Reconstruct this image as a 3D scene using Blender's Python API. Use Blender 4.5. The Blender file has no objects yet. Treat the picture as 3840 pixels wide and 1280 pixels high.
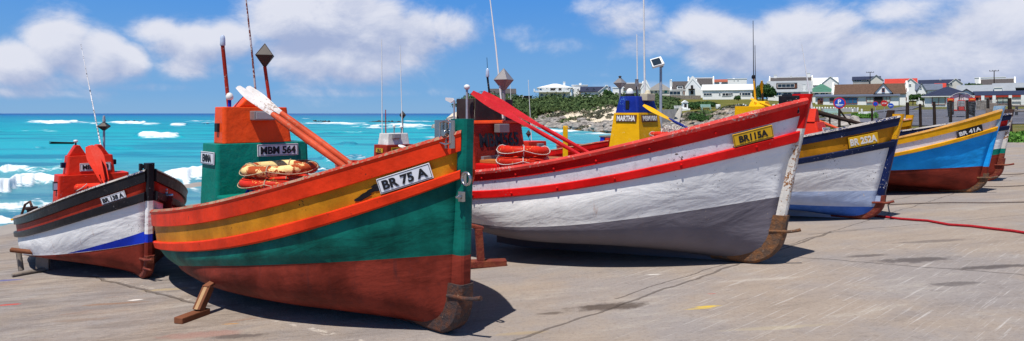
import bpy, bmesh, math, random
import numpy as np
from mathutils import Vector, Matrix, noise as mn
random.seed(7); rng=np.random.default_rng(7)
SC=bpy.context.scene; COL=SC.collection
F=2400.0; CX=1920.0; HY=426.0; H=1.8          # focal length in photo pixels, principal column, horizon row, eye height
SEA=-1.15
def P(px,py,D): return Vector(((px-CX)/F*D, D, H-(py-HY)/F*D))
def gz(x,y): return .06+.0615*x-.0275*y        # the sloping slipway
def G(px,py):
    u=(px-CX)/F; v=(py-HY)/F; t=(H-.06)/(v+.0615*u-.0275)
    return Vector((u*t,t,gz(u*t,t)))
def S(r,g,b,k=1.0):
    f=lambda c:(c/12.92 if c<=.04045 else ((c+.055)/1.055)**2.4)
    return (f(r/255)*k,f(g/255)*k,f(b/255)*k,1)
# ------------------------------------------------------------------ objects
def tag(o,label=None,cat=None,group=None,kind=None):
    if label: o['label']=label
    if cat: o['category']=cat
    if group: o['group']=group
    if kind: o['kind']=kind
    return o
def empty(name,loc,rz=0,label=None,cat=None,group=None):
    o=bpy.data.objects.new(name,None); COL.objects.link(o); o.location=loc; o.rotation_euler=(0,0,rz); o.empty_display_size=.2
    return tag(o,label,cat,group)
def copy_tree(o,parent=None):
    c=o.copy(); COL.objects.link(c)
    if parent is not None: c.parent=parent
    for ch in list(o.children): copy_tree(ch,c)
    return c
class MB:
    def __init__(s): s.v=[]; s.f=[]; s.m=[]; s.s=[]
    def add(s,vs,fs,mi=0,sm=False):
        n=len(s.v); s.v+= [tuple(v) for v in vs]
        for f in fs: s.f.append(tuple(n+i for i in f)); s.m.append(mi); s.s.append(sm)
    def box(s,c,d,mi=0,M=None,top=1.0,topy=None):
        x,y,z=d[0]/2,d[1]/2,d[2]/2; ty=top if topy is None else topy
        vs=[Vector((a*x*(top if e>0 else 1),b*y*(ty if e>0 else 1),e*z)) for e in(-1,1) for b in(-1,1) for a in(-1,1)]
        if M is not None: vs=[M@v for v in vs]
        c=Vector(c); vs=[v+c for v in vs]
        s.add(vs,[(0,2,3,1),(4,5,7,6),(0,1,5,4),(1,3,7,5),(3,2,6,7),(2,0,4,6)],mi)
    def frustum(s,c0,l0,w0,c1,l1,w1,mi=0,ch=0.0,n_in=0):
        """box tapering from c0 (centre of the foot, l0 by w0) to c1 (centre of the top); ch rounds the plan corners"""
        def ring(c,l,w):
            if ch<=0: return [Vector((c[0]+a*l/2,c[1]+b*w/2,c[2])) for a,b in((1,-1),(1,1),(-1,1),(-1,-1))]
            r=[]
            for a,b,q in((1,-1,-90),(1,1,0),(-1,1,90),(-1,-1,180)):
                for k in range(4):
                    t=math.radians(q+30*k); r.append(Vector((c[0]+a*(l/2-ch)+ch*math.cos(t),c[1]+b*(w/2-ch)+ch*math.sin(t),c[2])))
            return r
        A=ring(c0,l0,w0); B=ring(c1,l1,w1); n=len(A)
        s.add(A+B,[(i,(i+1)%n,n+(i+1)%n,n+i) for i in range(n)]+[tuple(range(n-1,-1,-1)),tuple(range(n,2*n))],mi)
    def tube(s,pts,r,n=10,mi=0,cap=True):
        pts=[Vector(p) for p in pts]
        rs=r if isinstance(r,(list,tuple)) else [r]*len(pts)
        vs=[];fs=[]; up=Vector((.13,.27,.95)); prev=None
        for i,p in enumerate(pts):
            t=(pts[min(i+1,len(pts)-1)]-pts[max(i-1,0)]).normalized()
            if prev is None:
                a=t.cross(up)
                if a.length<.05: a=t.cross(Vector((1,0,0)))
            else: a=prev-t*prev.dot(t)
            a.normalize(); prev=a; b=t.cross(a)
            for k in range(n):
                w=2*math.pi*k/n; vs.append(p+(a*math.cos(w)+b*math.sin(w))*rs[i])
        for i in range(len(pts)-1):
            for k in range(n):
                fs.append((i*n+k,i*n+(k+1)%n,(i+1)*n+(k+1)%n,(i+1)*n+k))
        s.add(vs,fs,mi,True)
        if cap: s.add(vs[:n],[tuple(range(n-1,-1,-1))],mi); s.add(vs[-n:],[tuple(range(n))],mi)
    def torus(s,c,R,r,rz=1.0,n=40,m=14,mi=0,M=None,tilt=0,bump=0):
        vs=[];fs=[]
        for i in range(n):
            a=2*math.pi*i/n
            for k in range(m):
                b=2*math.pi*k/m; rr=r*(1+bump*math.sin(a*7+1))
                v=Vector(((R+rr*math.cos(b))*math.cos(a),(R+rr*math.cos(b))*math.sin(a),rr*math.sin(b)*rz))
                if M is not None: v=M@v
                vs.append(v+Vector(c))
        for i in range(n):
            for k in range(m):
                fs.append((i*m+k,((i+1)%n)*m+k,((i+1)%n)*m+(k+1)%m,i*m+(k+1)%m))
        s.add(vs,fs,mi,True)
    def lathe(s,c,prof,n=16,mi=0,M=None,sm=True):
        vs=[];fs=[];c=Vector(c)
        for r,z in prof:
            for k in range(n):
                a=2*math.pi*k/n; v=Vector((r*math.cos(a),r*math.sin(a),z)); v=M@v if M is not None else v; vs.append(v+c)
        for i in range(len(prof)-1):
            for k in range(n): fs.append((i*n+k,i*n+(k+1)%n,(i+1)*n+(k+1)%n,(i+1)*n+k))
        s.add(vs,fs,mi,sm)
        s.add(vs[:n],[tuple(range(n-1,-1,-1))],mi); s.add(vs[-n:],[tuple(range(n))],mi)
    def prism(s,pts,a,b,mi=0):
        """polygon pts (list of Vector) extruded from offset a to offset b (vectors)"""
        n=len(pts); A=[Vector(p)+Vector(a) for p in pts]; B=[Vector(p)+Vector(b) for p in pts]
        s.add(A+B,[(i,(i+1)%n,n+(i+1)%n,n+i) for i in range(n)]+[tuple(range(n-1,-1,-1)),tuple(range(n,2*n))],mi)
    def build(s,name,mats,parent=None,bevel=0,label=None,seg=2,fixn=True,world=False):
        me=bpy.data.meshes.new(name); me.from_pydata(s.v,[],s.f)
        if not isinstance(mats,(list,tuple)): mats=[mats]
        for m in mats: me.materials.append(m)
        me.polygons.foreach_set('material_index',s.m); me.polygons.foreach_set('use_smooth',s.s)
        if fixn or bevel:
            bm=bmesh.new(); bm.from_mesh(me)
            if fixn: bmesh.ops.recalc_face_normals(bm,faces=bm.faces)
            if bevel:
                bmesh.ops.remove_doubles(bm,verts=bm.verts,dist=1e-5)
                es=[e for e in bm.edges if len(e.link_faces)==2 and e.calc_face_angle(0)>.5]
                bmesh.ops.bevel(bm,geom=es,offset=bevel,segments=seg,affect='EDGES',profile=.6,clamp_overlap=True)
            bm.to_mesh(me); bm.free()
        me.update()
        o=bpy.data.objects.new(name,me); COL.objects.link(o)
        if parent is not None:
            o.parent=parent
        if label: o['label']=label
        return o
# ------------------------------------------------------------------ materials
class NT:
    def __init__(s,m): s.t=m.node_tree; s.n=s.t.nodes; s.l=s.t.links
    def add(s,typ,**kw):
        n=s.n.new(typ)
        for k,v in kw.items():
            if k=='ins':
                for i,x in v.items():
                    if hasattr(x,'is_output') or hasattr(x,'links'): s.l.new(x,n.inputs[i])
                    else: n.inputs[i].default_value=x
            else: setattr(n,k,v)
        return n
    def math(s,op,a,b=None,c=None,clamp=False):
        n=s.n.new('ShaderNodeMath'); n.operation=op; n.use_clamp=clamp
        for i,x in enumerate((a,b,c)):
            if x is None: continue
            if hasattr(x,'is_output'): s.l.new(x,n.inputs[i])
            else: n.inputs[i].default_value=x
        return n.outputs[0]
    def mix(s,f,a,b,bt='MIX'):
        n=s.n.new('ShaderNodeMix'); n.data_type='RGBA'; n.blend_type=bt
        for i,x in ((0,f),(6,a),(7,b)):
            if hasattr(x,'is_output'): s.l.new(x,n.inputs[i])
            else: n.inputs[i].default_value=x
        return n.outputs[2]
    def ramp(s,f,lo,hi):
        n=s.n.new('ShaderNodeMapRange'); n.interpolation_type='SMOOTHSTEP'; s.l.new(f,n.inputs[0]); n.inputs[1].default_value=lo; n.inputs[2].default_value=hi
        return n.outputs[0]
    def noise(s,vec,scale,det=4,rough=.55,dist=0,out=0):
        n=s.add('ShaderNodeTexNoise'); n.inputs['Scale'].default_value=scale; n.inputs['Detail'].default_value=det; n.inputs['Roughness'].default_value=rough; n.inputs['Distortion'].default_value=dist
        if vec is not None: s.l.new(vec,n.inputs['Vector'])
        return n.outputs[out]
    def scale(s,vec,v,rot=(0,0,0),loc=(0,0,0)):
        if any(rot):      # turn first, stretch afterwards, so that streaks run along the turned axes
            n=s.add('ShaderNodeMapping'); s.l.new(vec,n.inputs[0]); n.inputs['Rotation'].default_value=rot; vec=n.outputs[0]
        n=s.add('ShaderNodeMapping'); s.l.new(vec,n.inputs[0]); n.inputs['Scale'].default_value=v; n.inputs['Location'].default_value=loc
        return n.outputs[0]
def newmat(name):
    m=bpy.data.materials.new(name); m.use_nodes=True; t=NT(m)
    b=t.n['Principled BSDF']; return m,t,b
def coords(t,kind='Object'): return t.add('ShaderNodeTexCoord').outputs[kind]
_seed=[0]
def paint(name,col,rough=.5,var=.18,chip=None,chipamt=0,dirt=(.10,.06,.04,1),dirtamt=.3,bump=.25,bs=14,rust=0,stain_z=0,ripple=0,spec=.12,cs=34):
    """worn paint: tone variation, grime, chips showing chip colour, rust runs, brush/laminate relief"""
    m,t,b=newmat(name); _seed[0]+=1
    co=t.scale(coords(t),(1,1,1),loc=(3.1*_seed[0],1.7*_seed[0],.9*_seed[0]))
    n1=t.noise(co,2.2,5,.6); n2=t.noise(co,22,4,.65)
    dark=tuple(c*(1-var*1.6) for c in col[:3])+(1,); lite=tuple(min(1,c*(1+var)+.012*var) for c in col[:3])+(1,)
    c=t.mix(t.ramp(n1,.3,.7),dark,lite)
    c=t.mix(t.math('MULTIPLY',t.ramp(n2,.52,.75),dirtamt*.5),c,dirt)
    st=t.noise(t.scale(co,(5,5,.7)),1.6,5,.7)
    c=t.mix(t.math('MULTIPLY',t.ramp(st,.55,.78),dirtamt),c,dirt)
    if rust:
        r=t.noise(t.scale(co,(6,6,.45)),1.5,5,.7); c=t.mix(t.math('MULTIPLY',t.ramp(r,.64-.05*rust,.74),min(1,rust)),c,(.36,.12,.02,1))
    if chip is not None:
        v=t.noise(co,cs,5,.7); v2=t.noise(co,3.0,2,.5)
        k=t.math('ADD',v,t.math('MULTIPLY',v2,.5)); k=t.ramp(k,1.0-chipamt,1.02-chipamt)
        c=t.mix(k,c,chip)
    t.l.new(c,b.inputs['Base Color'])
    rr=t.math('ADD',t.math('MULTIPLY',n2,.25),rough-.1); t.l.new(rr,b.inputs['Roughness'])
    b.inputs['Specular IOR Level'].default_value=spec
    h=t.noise(co,bs,4,.6)
    if ripple:
        rp=t.noise(t.scale(co,(.9,.9,2.6),rot=(0,.30,0)),1.5,4,.5,.4); h=t.math('ADD',t.math('MULTIPLY',h,.06),t.math('MULTIPLY',rp,ripple))
    bp=t.add('ShaderNodeBump'); bp.inputs['Strength'].default_value=bump; bp.inputs['Distance'].default_value=.02 if not ripple else .075
    t.l.new(h,bp.inputs['Height']); t.l.new(bp.outputs[0],b.inputs['Normal'])
    return m
def plain(name,col,rough=.6,metal=0,var=.1,scale=6,bump=0,spec=.3):
    m,t,b=newmat(name); co=coords(t); n=t.noise(co,scale,4,.6)
    c=t.mix(t.ramp(n,.3,.7),tuple(x*(1-var) for x in col[:3])+(1,),tuple(min(1,x*(1+var)) for x in col[:3])+(1,))
    t.l.new(c,b.inputs['Base Color']); b.inputs['Roughness'].default_value=rough; b.inputs['Metallic'].default_value=metal; b.inputs['Specular IOR Level'].default_value=spec
    if bump:
        bp=t.add('ShaderNodeBump'); bp.inputs['Strength'].default_value=bump; bp.inputs['Distance'].default_value=.03; t.l.new(n,bp.inputs['Height']); t.l.new(bp.outputs[0],b.inputs['Normal'])
    return m
def rusty(name,base=(.07,.05,.045,1),a=(.20,.07,.02,1),pale=(.45,.38,.30,1)):
    m,t,b=newmat(name); co=coords(t); n=t.noise(co,9,6,.7); n2=t.noise(co,30,4,.7)
    c=t.mix(t.ramp(n,.4,.62),base,a); c=t.mix(t.ramp(n2,.66,.72),c,pale)
    t.l.new(c,b.inputs['Base Color']); b.inputs['Roughness'].default_value=.85; b.inputs['Metallic'].default_value=.1
    bp=t.add('ShaderNodeBump'); bp.inputs['Strength'].default_value=.8; bp.inputs['Distance'].default_value=.02; t.l.new(n2,bp.inputs['Height']); t.l.new(bp.outputs[0],b.inputs['Normal'])
    return m
def glassy(name,col=(.02,.03,.04,1),rough=.08):
    m,t,b=newmat(name); n=t.noise(coords(t),1.5,2); c=t.mix(n,col,tuple(x*1.8 for x in col[:3])+(1,)); t.l.new(c,b.inputs['Base Color']); b.inputs['Roughness'].default_value=rough; return m
M={}
ORANGE=(.70,.035,.006,1); RED=(.66,.008,.008,1); WHITE=(.78,.77,.76,1); OCHRE=(.52,.21,.008,1); TEAL=(.001,.125,.095,1); BOTTOM=(.185,.024,.013,1)
NAVY=(.008,.016,.055,1); YEL=(.80,.42,.005,1)
M['orange']=paint('worn_orange_paint',ORANGE,chip=(.16,.02,.01,1),chipamt=.05,bump=.3,dirtamt=.12)
M['orangecab']=paint('orange_laminate_paint',(.86,.085,.014,1),bump=.5,bs=9,dirtamt=.08,var=.08,rough=.35)
M['ochre']=paint('ochre_paint',OCHRE,chip=(.02,.012,.01,1),chipamt=.07,dirtamt=.25)
M['teal']=paint('teal_paint',TEAL,ripple=.8,bump=.55,dirtamt=.5,var=.3,dirt=(.0,.05,.045,1))
M['tealcab']=paint('teal_cabin_paint',(.004,.21,.155,1),bump=.5,bs=9,dirtamt=.1,var=.12,dirt=(.3,.4,.35,1),rough=.35)
M['bottomred']=paint('antifouling_red',BOTTOM,ripple=.8,bump=.5,dirtamt=.7,dirt=(.07,.02,.02,1),rough=.6,var=.30)
M['whitehull']=paint('white_hull_paint',WHITE,ripple=1.0,bump=.5,dirtamt=.18,dirt=(.42,.38,.33,1),var=.04,chip=(.12,.1,.09,1),chipamt=.055,rust=.5)
M['whiteband']=paint('white_band_paint',(.68,.66,.70,1),dirtamt=.7,dirt=(.30,.27,.27,1),var=.06,rust=.35,chip=(.1,.08,.07,1),chipamt=.07)
M['greyhull']=paint('grey_bottom_paint',(.155,.140,.165,1),ripple=1.0,bump=.5,dirtamt=.25,dirt=(.25,.16,.12,1),var=.06,chip=(.35,.28,.22,1),chipamt=.03)
M['red']=paint('glossy_red_paint',RED,rough=.28,dirtamt=.1,chip=(.35,.1,.1,1),chipamt=.06,bump=.2)
M['redcab']=paint('red_brown_cabin_paint',(.36,.028,.012,1),bump=.4,dirtamt=.25,var=.15)
M['redcab2']=paint('red_cabin_paint',(.64,.03,.012,1),bump=.35,dirtamt=.06,var=.08,chip=(.7,.5,.5,1),chipamt=.04)
M['navy']=paint('navy_paint',NAVY,chip=(.6,.55,.55,1),chipamt=.07,rough=.35,dirtamt=.05)
M['navyspot']=paint('spotted_navy_paint',(.006,.014,.07,1),chip=(.7,.66,.66,1),chipamt=.125,rough=.35,dirtamt=.05)
M['yellow']=paint('yellow_paint',(.76,.36,.008,1),chip=(.3,.1,.03,1),chipamt=.10,dirtamt=.15,rough=.35)
M['yellowcab']=paint('yellow_cabin_paint',(.80,.42,.004,1),bump=.3,dirtamt=.06,chip=(.8,.7,.4,1),chipamt=.06,var=.06)
M['bluecab']=paint('blue_cabin_paint',(.006,.022,.22,1),bump=.4,dirtamt=.05,chip=(.1,.25,.5,1),chipamt=.08)
M['skyhull']=paint('bright_blue_hull_paint',(.010,.32,.80,1),ripple=.9,bump=.5,dirtamt=.12,dirt=(.0,.20,.6,1),var=.12)
M['blue']=paint('royal_blue_paint',(.008,.035,.48,1),dirtamt=.1)
M['palebottom']=paint('faded_blue_bottom_paint',(.04,.13,.50,1),ripple=.9,bump=.5,dirtamt=.3,dirt=(.3,.4,.6,1),var=.2)
M['mixhull']=paint('blue_white_bottom_paint',(.40,.48,.66,1),ripple=.9,bump=.5,dirtamt=.1,dirt=(.6,.62,.65,1),var=.1,chip=(.6,.5,.45,1),chipamt=.05)
M['wearwood']=paint('bare_worn_wood',(.34,.21,.14,1),rough=.8,dirtamt=.3,bump=.5,chip=(.45,.05,.03,1),chipamt=.25)
M['wearwhite']=paint('worn_wood_white_flecks',(.40,.36,.33,1),rough=.8,dirtamt=.4,bump=.5,chip=(.02,.03,.09,1),chipamt=.2)
M['redwood']=paint('rubbed_red_edge',(.60,.05,.04,1),rough=.6,dirtamt=.3,chip=(.5,.35,.3,1),chipamt=.15,dirt=(.5,.25,.2,1))
M['yelwood']=paint('rubbed_yellow_edge',(.55,.27,.06,1),rough=.7,dirtamt=.4,chip=(.4,.25,.15,1),chipamt=.2)
M['black']=paint('black_paint',(.014,.014,.018,1),chip=(.3,.28,.3,1),chipamt=.08,rough=.35)
M['rust']=rusty('rusty_iron',(.045,.03,.03,1),(.12,.04,.018,1),(.30,.2,.12,1)); M['rustpale']=rusty('rusty_iron_pale',(.10,.06,.04,1),(.22,.09,.03,1),(.42,.33,.26,1))
M['rustred']=rusty('rusty_red_iron',(.16,.02,.012,1),(.22,.05,.02,1),(.25,.10,.07,1))
M['stemwhite']=paint('flaking_white_stem',(.72,.68,.62,1),chip=(.30,.13,.05,1),chipamt=.20,rust=.8,dirtamt=.3,dirt=(.45,.27,.10,1))
M['darkmetal']=plain('dark_reflector_metal',(.05,.042,.04,1),.5,.3)
M['greymetal']=plain('dull_grey_metal',(.30,.28,.28,1),.45,.4)
M['steel']=plain('stainless_steel',(.45,.44,.43,1),.25,.9)
M['polegrey']=plain('grey_painted_pole',(.33,.36,.42,1),.5,.1)
M['redpole']=paint('red_pole_paint',(.42,.03,.015,1),chip=(.4,.3,.25,1),chipamt=.12,rough=.5)
M['whiteplastic']=plain('white_plastic',(.8,.79,.76,1),.4)
M['whip']=plain('white_whip_antenna',(.75,.73,.72,1),.5,0,.05)
M['blackrub']=plain('black_rubber',(.018,.018,.02,1),.6)
M['platewhite']=plain('white_number_plate',(.72,.72,.76,1),.4,0,.05)
M['plateyellow']=plain('yellow_number_plate',(.72,.40,.015,1),.4,0,.08)
M['boardbrown']=plain('brown_name_board',(.10,.045,.03,1),.7,0,.3)
M['inkblack']=plain('black_lettering',(.012,.012,.015,1),.5)
M['inkwhite']=plain('white_lettering',(.75,.74,.72,1),.5)
M['inkgreyed']=plain('shadowed_lettering',(.35,.2,.17,1),.6)
M['lens']=glassy('lamp_glass',(.25,.24,.26,1),.15)
M['lensblue']=glassy('lamp_lens_clear',(.35,.40,.5,1),.1)
M['woodbrown']=paint('varnished_hatch_wood',(.42,.13,.03,1),rough=.5,dirtamt=.3)
M['greypanel']=paint('dark_grey_panel',(.055,.042,.042,1),rough=.45,dirtamt=.2,dirt=(.15,.12,.11,1),bump=.1)
M['ringred']=paint('life_ring_red',(.66,.03,.012,1),chip=(.75,.4,.1,1),chipamt=.12,bump=.3,rough=.45,dirtamt=.1)
M['ringworn']=paint('life_ring_worn',(.82,.60,.26,1),cs=7,chip=(.40,.07,.02,1),chipamt=.26,bump=.5,rough=.6,dirtamt=.3,dirt=(.3,.08,.03,1))
M['rope']=plain('pale_rope',(.50,.38,.25,1),.9,0,.3,60,.5); M['ropewhite']=plain('white_rope',(.65,.60,.55,1),.9,0,.4,80,.5)
M['ropered']=plain('red_rope',(.42,.012,.02,1),.7,0,.2,60,.5); M['ropegrey']=plain('grey_rope',(.20,.16,.14,1),.9,0,.2,60,.5)
M['oarwhite']=paint('white_oar_blade',(.70,.66,.64,1),dirtamt=.3,chip=(.4,.3,.25,1),chipamt=.12)
M['oarorange']=paint('orange_oar_shaft',(.58,.08,.03,1),dirtamt=.35,chip=(.35,.2,.14,1),chipamt=.16)
M['oarred']=paint('red_oar',(.62,.022,.03,1),dirtamt=.15,chip=(.6,.3,.25,1),chipamt=.05,rough=.5)
M['greentube']=plain('green_hose',(.20,.28,.18,1),.6); M['deckred']=paint('inside_red_paint',(.50,.02,.008,1),dirtamt=.25,bump=.2)
M['deckgrey']=paint('dark_deck',(.12,.07,.06,1),dirtamt=.3)
M['timber']=paint('old_prop_timber',(.19,.07,.035,1),rough=.8,dirtamt=.4,bump=.6)
M['timberpale']=paint('sawn_pale_timber',(.55,.33,.17,1),rough=.8,dirtamt=.3,bump=.5)
M['timbergrey']=paint('weathered_grey_timber',(.24,.20,.17,1),rough=.9,dirtamt=.3,bump=.6)
M['timberdark']=paint('dark_creosoted_timber',(.035,.022,.018,1),rough=.8,dirtamt=.3,bump=.5)
# ------------------------------------------------------------------ writing
BF=bpy.data.fonts.load('<builtin>') if False else None
def text_mesh(txt,h,wmax=None,bold=.0,ext=.003,shear=0):
    cu=bpy.data.curves.new('writing','FONT'); cu.body=txt; cu.size=1.0; cu.extrude=ext; cu.offset=bold; cu.align_x='CENTER'; cu.align_y='CENTER'; cu.shear=shear; cu.resolution_u=4
    o=bpy.data.objects.new('writing_tmp',cu); COL.objects.link(o); bpy.context.view_layer.update()
    dg=bpy.context.evaluated_depsgraph_get(); me=bpy.data.meshes.new_from_object(o.evaluated_get(dg)); bpy.data.objects.remove(o)
    xs=[v.co.x for v in me.vertices]; ys=[v.co.y for v in me.vertices]
    w=max(xs)-min(xs); hh=max(ys)-min(ys); cx=(max(xs)+min(xs))/2; cy=(max(ys)+min(ys))/2
    sy=h/hh; sx=sy if wmax is None else wmax/w
    for v in me.vertices: v.co=Vector(((v.co.x-cx)*sx,(v.co.y-cy)*sy,v.co.z))
    return me
def lettering(txt,h,w,Mx,mat,parent,bold=.02,name='lettering'):
    me=text_mesh(txt,h,w,bold); me.transform(Mx); me.materials.append(mat)
    o=bpy.data.objects.new(name,me); COL.objects.link(o); o.parent=parent; return o
def frame(org,xd,up):
    """matrix whose x runs along xd, y along up (made square), z out of the face"""
    x=Vector(xd).normalized(); z=x.cross(Vector(up)).normalized(); y=z.cross(x)
    return Matrix(((x.x,y.x,z.x,org[0]),(x.y,y.y,z.y,org[1]),(x.z,y.z,z.z,org[2]),(0,0,0,1)))
def plate(parent,org,xd,up,w,h,txt,mat,ink,name='number_plate',th=.014,lh=.62,lw=.84,border=True,bold=.035,label=None,curve=None):
    Mx=frame(org,xd,up); mb=MB(); mb.box((0,0,0),(w,h,th))
    o=mb.build(name,mat,parent,bevel=.003,label=label); o.data.transform(Mx)
    if border:
        b=MB(); t=h*.035; zz=th/2+.0005
        for c,d in (((0,h/2-2*t,zz),(w-3*t,t,.003)),((0,-h/2+2*t,zz),(w-3*t,t,.003)),((w/2-2*t,0,zz),(t,h-4.9*t,.003)),((-w/2+2*t,0,zz),(t,h-4.9*t,.003))): b.box(c,d)
        bo=b.build('edging',ink,o); bo.data.transform(Mx)
    lettering(txt,h*lh,w*lw,Mx@Matrix.Translation((0,0,th/2+.002)),ink,o,bold)
    return o
# ------------------------------------------------------------------ hulls
def curve(keys):
    X=np.array([k[0] for k in keys],float); Y=np.array([k[1] for k in keys],float)
    d=np.diff(Y)/np.diff(X); m=np.zeros(len(X)); m[0]=d[0]; m[-1]=d[-1]
    for i in range(1,len(X)-1): m[i]=0 if d[i-1]*d[i]<=0 else 2*d[i-1]*d[i]/(d[i-1]+d[i])
    def f(x):
        x=min(max(x,X[0]),X[-1]); i=min(int(np.searchsorted(X,x,side='right'))-1,len(X)-2); h=X[i+1]-X[i]; t=(x-X[i])/h
        return float((2*t**3-3*t*t+1)*Y[i]+(t**3-2*t*t+t)*h*m[i]+(-2*t**3+3*t*t)*Y[i+1]+(t**3-t*t)*h*m[i+1])
    return f
GUN=curve([(0,.02),(.012,.30),(.035,.50),(.08,.68),(.16,.84),(.28,.95),(.45,1),(.62,.95),(.76,.80),(.87,.56),(.95,.27),(1,.045)])
WL =curve([(0,.02),(.02,.18),(.07,.38),(.16,.64),(.28,.84),(.45,.96),(.60,.91),(.74,.73),(.86,.47),(.94,.22),(1,.03)])
class Boat:
    def __init__(s,foot,ang,L,B,R,px_lv,top_px,rake,label,name='fishing_boat',off=None,deg=3,group='fishing boats hauled up on the slipway',lam=(0,.05,.14,.22,1),xs=(0,.015,.05,.10,.42),keelx=1.25,rise=.42,stern=.60,mid=.57,fit=None,zfoot=None,lift=.15,pwm=.85,rf=.34):
        s.lift=lift; s.pwm=pwm; s.rf=rf
        s.foot=foot if isinstance(foot,Vector) else G(*foot)
        s.a=math.radians(ang); s.L=L; s.B=B; s.R=R; s.rake=rake; s.lam=lam; s.xs=xs; s.keelx=keelx; s.rise=rise
        s.u=Vector((math.cos(s.a),-math.sin(s.a),0)); s.p=Vector((math.sin(s.a),math.cos(s.a),0))
        s.root=empty(name,s.foot,-s.a,label,'fishing boat',group)
        s.Ht=top_px if top_px<5 else (H-(top_px-HY)/F*(s.foot.y-.25))-s.foot.z
        Ht=s.Ht
        off=off or (0,.15,.30,.40,.78)
        s.zc=[]
        for j in range(5):
            pts=[]
            if px_lv and px_lv[j]:
                pl=px_lv[j]; X=[q[0] for q in pl]; Y=[q[1] for q in pl]
                ss=np.linspace(.04,.99,160)
                xb=s.stem(Ht*(.95-.2*j)) 
                for q in ss:
                    x=-L+xs[j]+q*(L-xs[j]+xb); w=s.hw(q,lam[j]); W=s.world(x,-w,0)
                    px=CX+F*W.x/W.y
                    if X[0]<=px<=X[-1]:
                        py=np.interp(px,X,Y); pts.append((q,H-(py-HY)/F*W.y-s.foot.z,1.0))
            lo=min([p[0] for p in pts],default=1.01)
            if s.kk(lo): pass
            gen=[(0,stern),(.25,mid-.01),(.5,mid+.05),(.75,.74),(1,.93)]
            if not pts: pts=[(q,Ht*k-off[j]*(1 if j<4 else .62+.38*q),1) for q,k in gen]
            elif lo>.16:
                ref=pts[0][1] if j==0 else None
                if j==0: s.d0=0
                pts+= [(q,Ht*k-off[j]*(1 if j<4 else .55+.45*q),.5) for q,k in gen if q<lo-.1]
            q=np.array([p[0] for p in pts]); z=np.array([p[1] for p in pts]); w=np.array([p[2] for p in pts])
            s.zc.append(np.polyfit(q,z,deg,w=w))
            if 0: print(name,j,'s-range %.2f-%.2f'%(lo,max([p[0] for p in pts])),'z',[round(float(np.polyval(s.zc[-1],k)),2) for k in (0,.25,.5,.75,1)])
    def kk(s,lo): return False
    def hw(s,q,l): return s.B/2*((1-l)*GUN(q)+l*WL(q))
    def stem(s,h):
        R=s.R
        if h<R: k=max(0,min(1,(R-max(h,0))/R)); return -R*1.1*(1-math.sqrt(max(0,1-k**2.2)))
        t=(h-R)/max(.1,(s.Ht-R)); return s.rake*(.85*t+.15*t*t)
    def world(s,x,y,z): return s.foot+s.u*x+s.p*y+Vector((0,0,z))
    def grd(s,x,y=0):
        W=s.world(x,y,0); return gz(W.x,W.y)-s.foot.z
    def z(s,j,q):
        return float(np.polyval(s.zc[j],q))
    def pt(s,q,lv,side=-1,out=0,dz=0):
        """hull surface; lv 0..4 between the painted lines, 4..5 waterline to keel"""
        if lv<=4:
            j=min(int(lv),3); t=lv-j; lam=s.lam[j]*(1-t)+s.lam[j+1]*t; xs=s.xs[j]*(1-t)+s.xs[j+1]*t
            z=s.z(j,q)*(1-t)+s.z(j+1,q)*t; w=s.hw(q,lam)
            if 3<lv<4: w+= .03*math.sin(math.pi*(lv-3))*min(1,(1-q)*8)*min(1,q*10)
            zb=s.z(j,1)*(1-t)+s.z(j+1,1)*t
            xb=s.stem(zb)
        else:
            t=lv-4; zk=s.keelz(q); zw=s.z(4,q)
            z=zw+(zk-zw)*t; pw=1.25+s.pwm*math.sin(math.pi*min(1,max(0,q*.95+.05)))
            ww=s.hw(q,1); wk=min(.045,ww); w=wk+(ww-wk)*(1-t**pw)**(1/pw)
            xs=s.xs[4]+(s.keelx-s.xs[4])*t**1.3
            zb=s.z(4,1)*(1-t)+s.keelz(1)*t; xb=s.stem(zb)
        x=-s.L+xs+q*(s.L-xs+xb)
        return Vector((x,side*(w+out),z+dz))
    def keelz(s,q):
        x=-s.L+s.keelx+q*(s.L-s.keelx-s.R); r=max(0,1-q/s.rf); t=min(1,max(0,(1-q)/.45)); t=t*t*(3-2*t)
        return s.grd(x)+.035+s.lift*t+s.rise*.75*r*r
    def line(s,lv,out=0,dz=0,n=46,close=True):
        """level line from the stem round the stern and back to the stem, with outward directions"""
        qs=[1-(1-i/(n-1))**1.0 for i in range(n)]; qs=sorted(set([0,.006,.015,.028]+[i/(n-1) for i in range(n)]))
        A=[s.pt(q,lv,-1) for q in reversed(qs)]+[s.pt(q,lv,1) for q in qs]
        R=[]
        for i,p in enumerate(A):
            t=A[min(i+1,len(A)-1)]-A[max(i-1,0)]; t.z=0; t.normalize(); R.append(Vector((-t.y,t.x,0))*1.0)
        # outward = away from the centre line
        for i,(p,o) in enumerate(zip(A,R)):
            if (p.y*o.y<0) and abs(o.y)>.1: R[i]=-o
            elif abs(o.y)<=.1 and o.x>0 and p.x<-s.L*.7: R[i]=-o
        return A,R
    def sweep(s,name,lvA,lvB,prof,mat,extra=None):
        """prof: (outward, t, dz) with t mixing line A and line B"""
        A,RA=s.line(lvA); B,RB=s.line(lvB); mb=MB(); n=len(prof); vs=[]
        for a,ra,b in zip(A,RA,B):
            for o,t,dz in prof: vs.append(a*(1-t)+b*t+ra*o+Vector((0,0,dz)))
        fs=[];mi=[]
        for i in range(len(A)-1):
            for k in range(n): fs.append((i*n+k,i*n+(k+1)%n,(i+1)*n+(k+1)%n,(i+1)*n+k)); mi.append(k)
        base=len(mb.v); mb.v+=[tuple(v) for v in vs]
        for f,k in zip(fs,mi): mb.f.append(f); mb.m.append((extra or {}).get(k,0)); mb.s.append(False)
        mb.f.append(tuple(range(n))); mb.m.append(0); mb.s.append(False)
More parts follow.
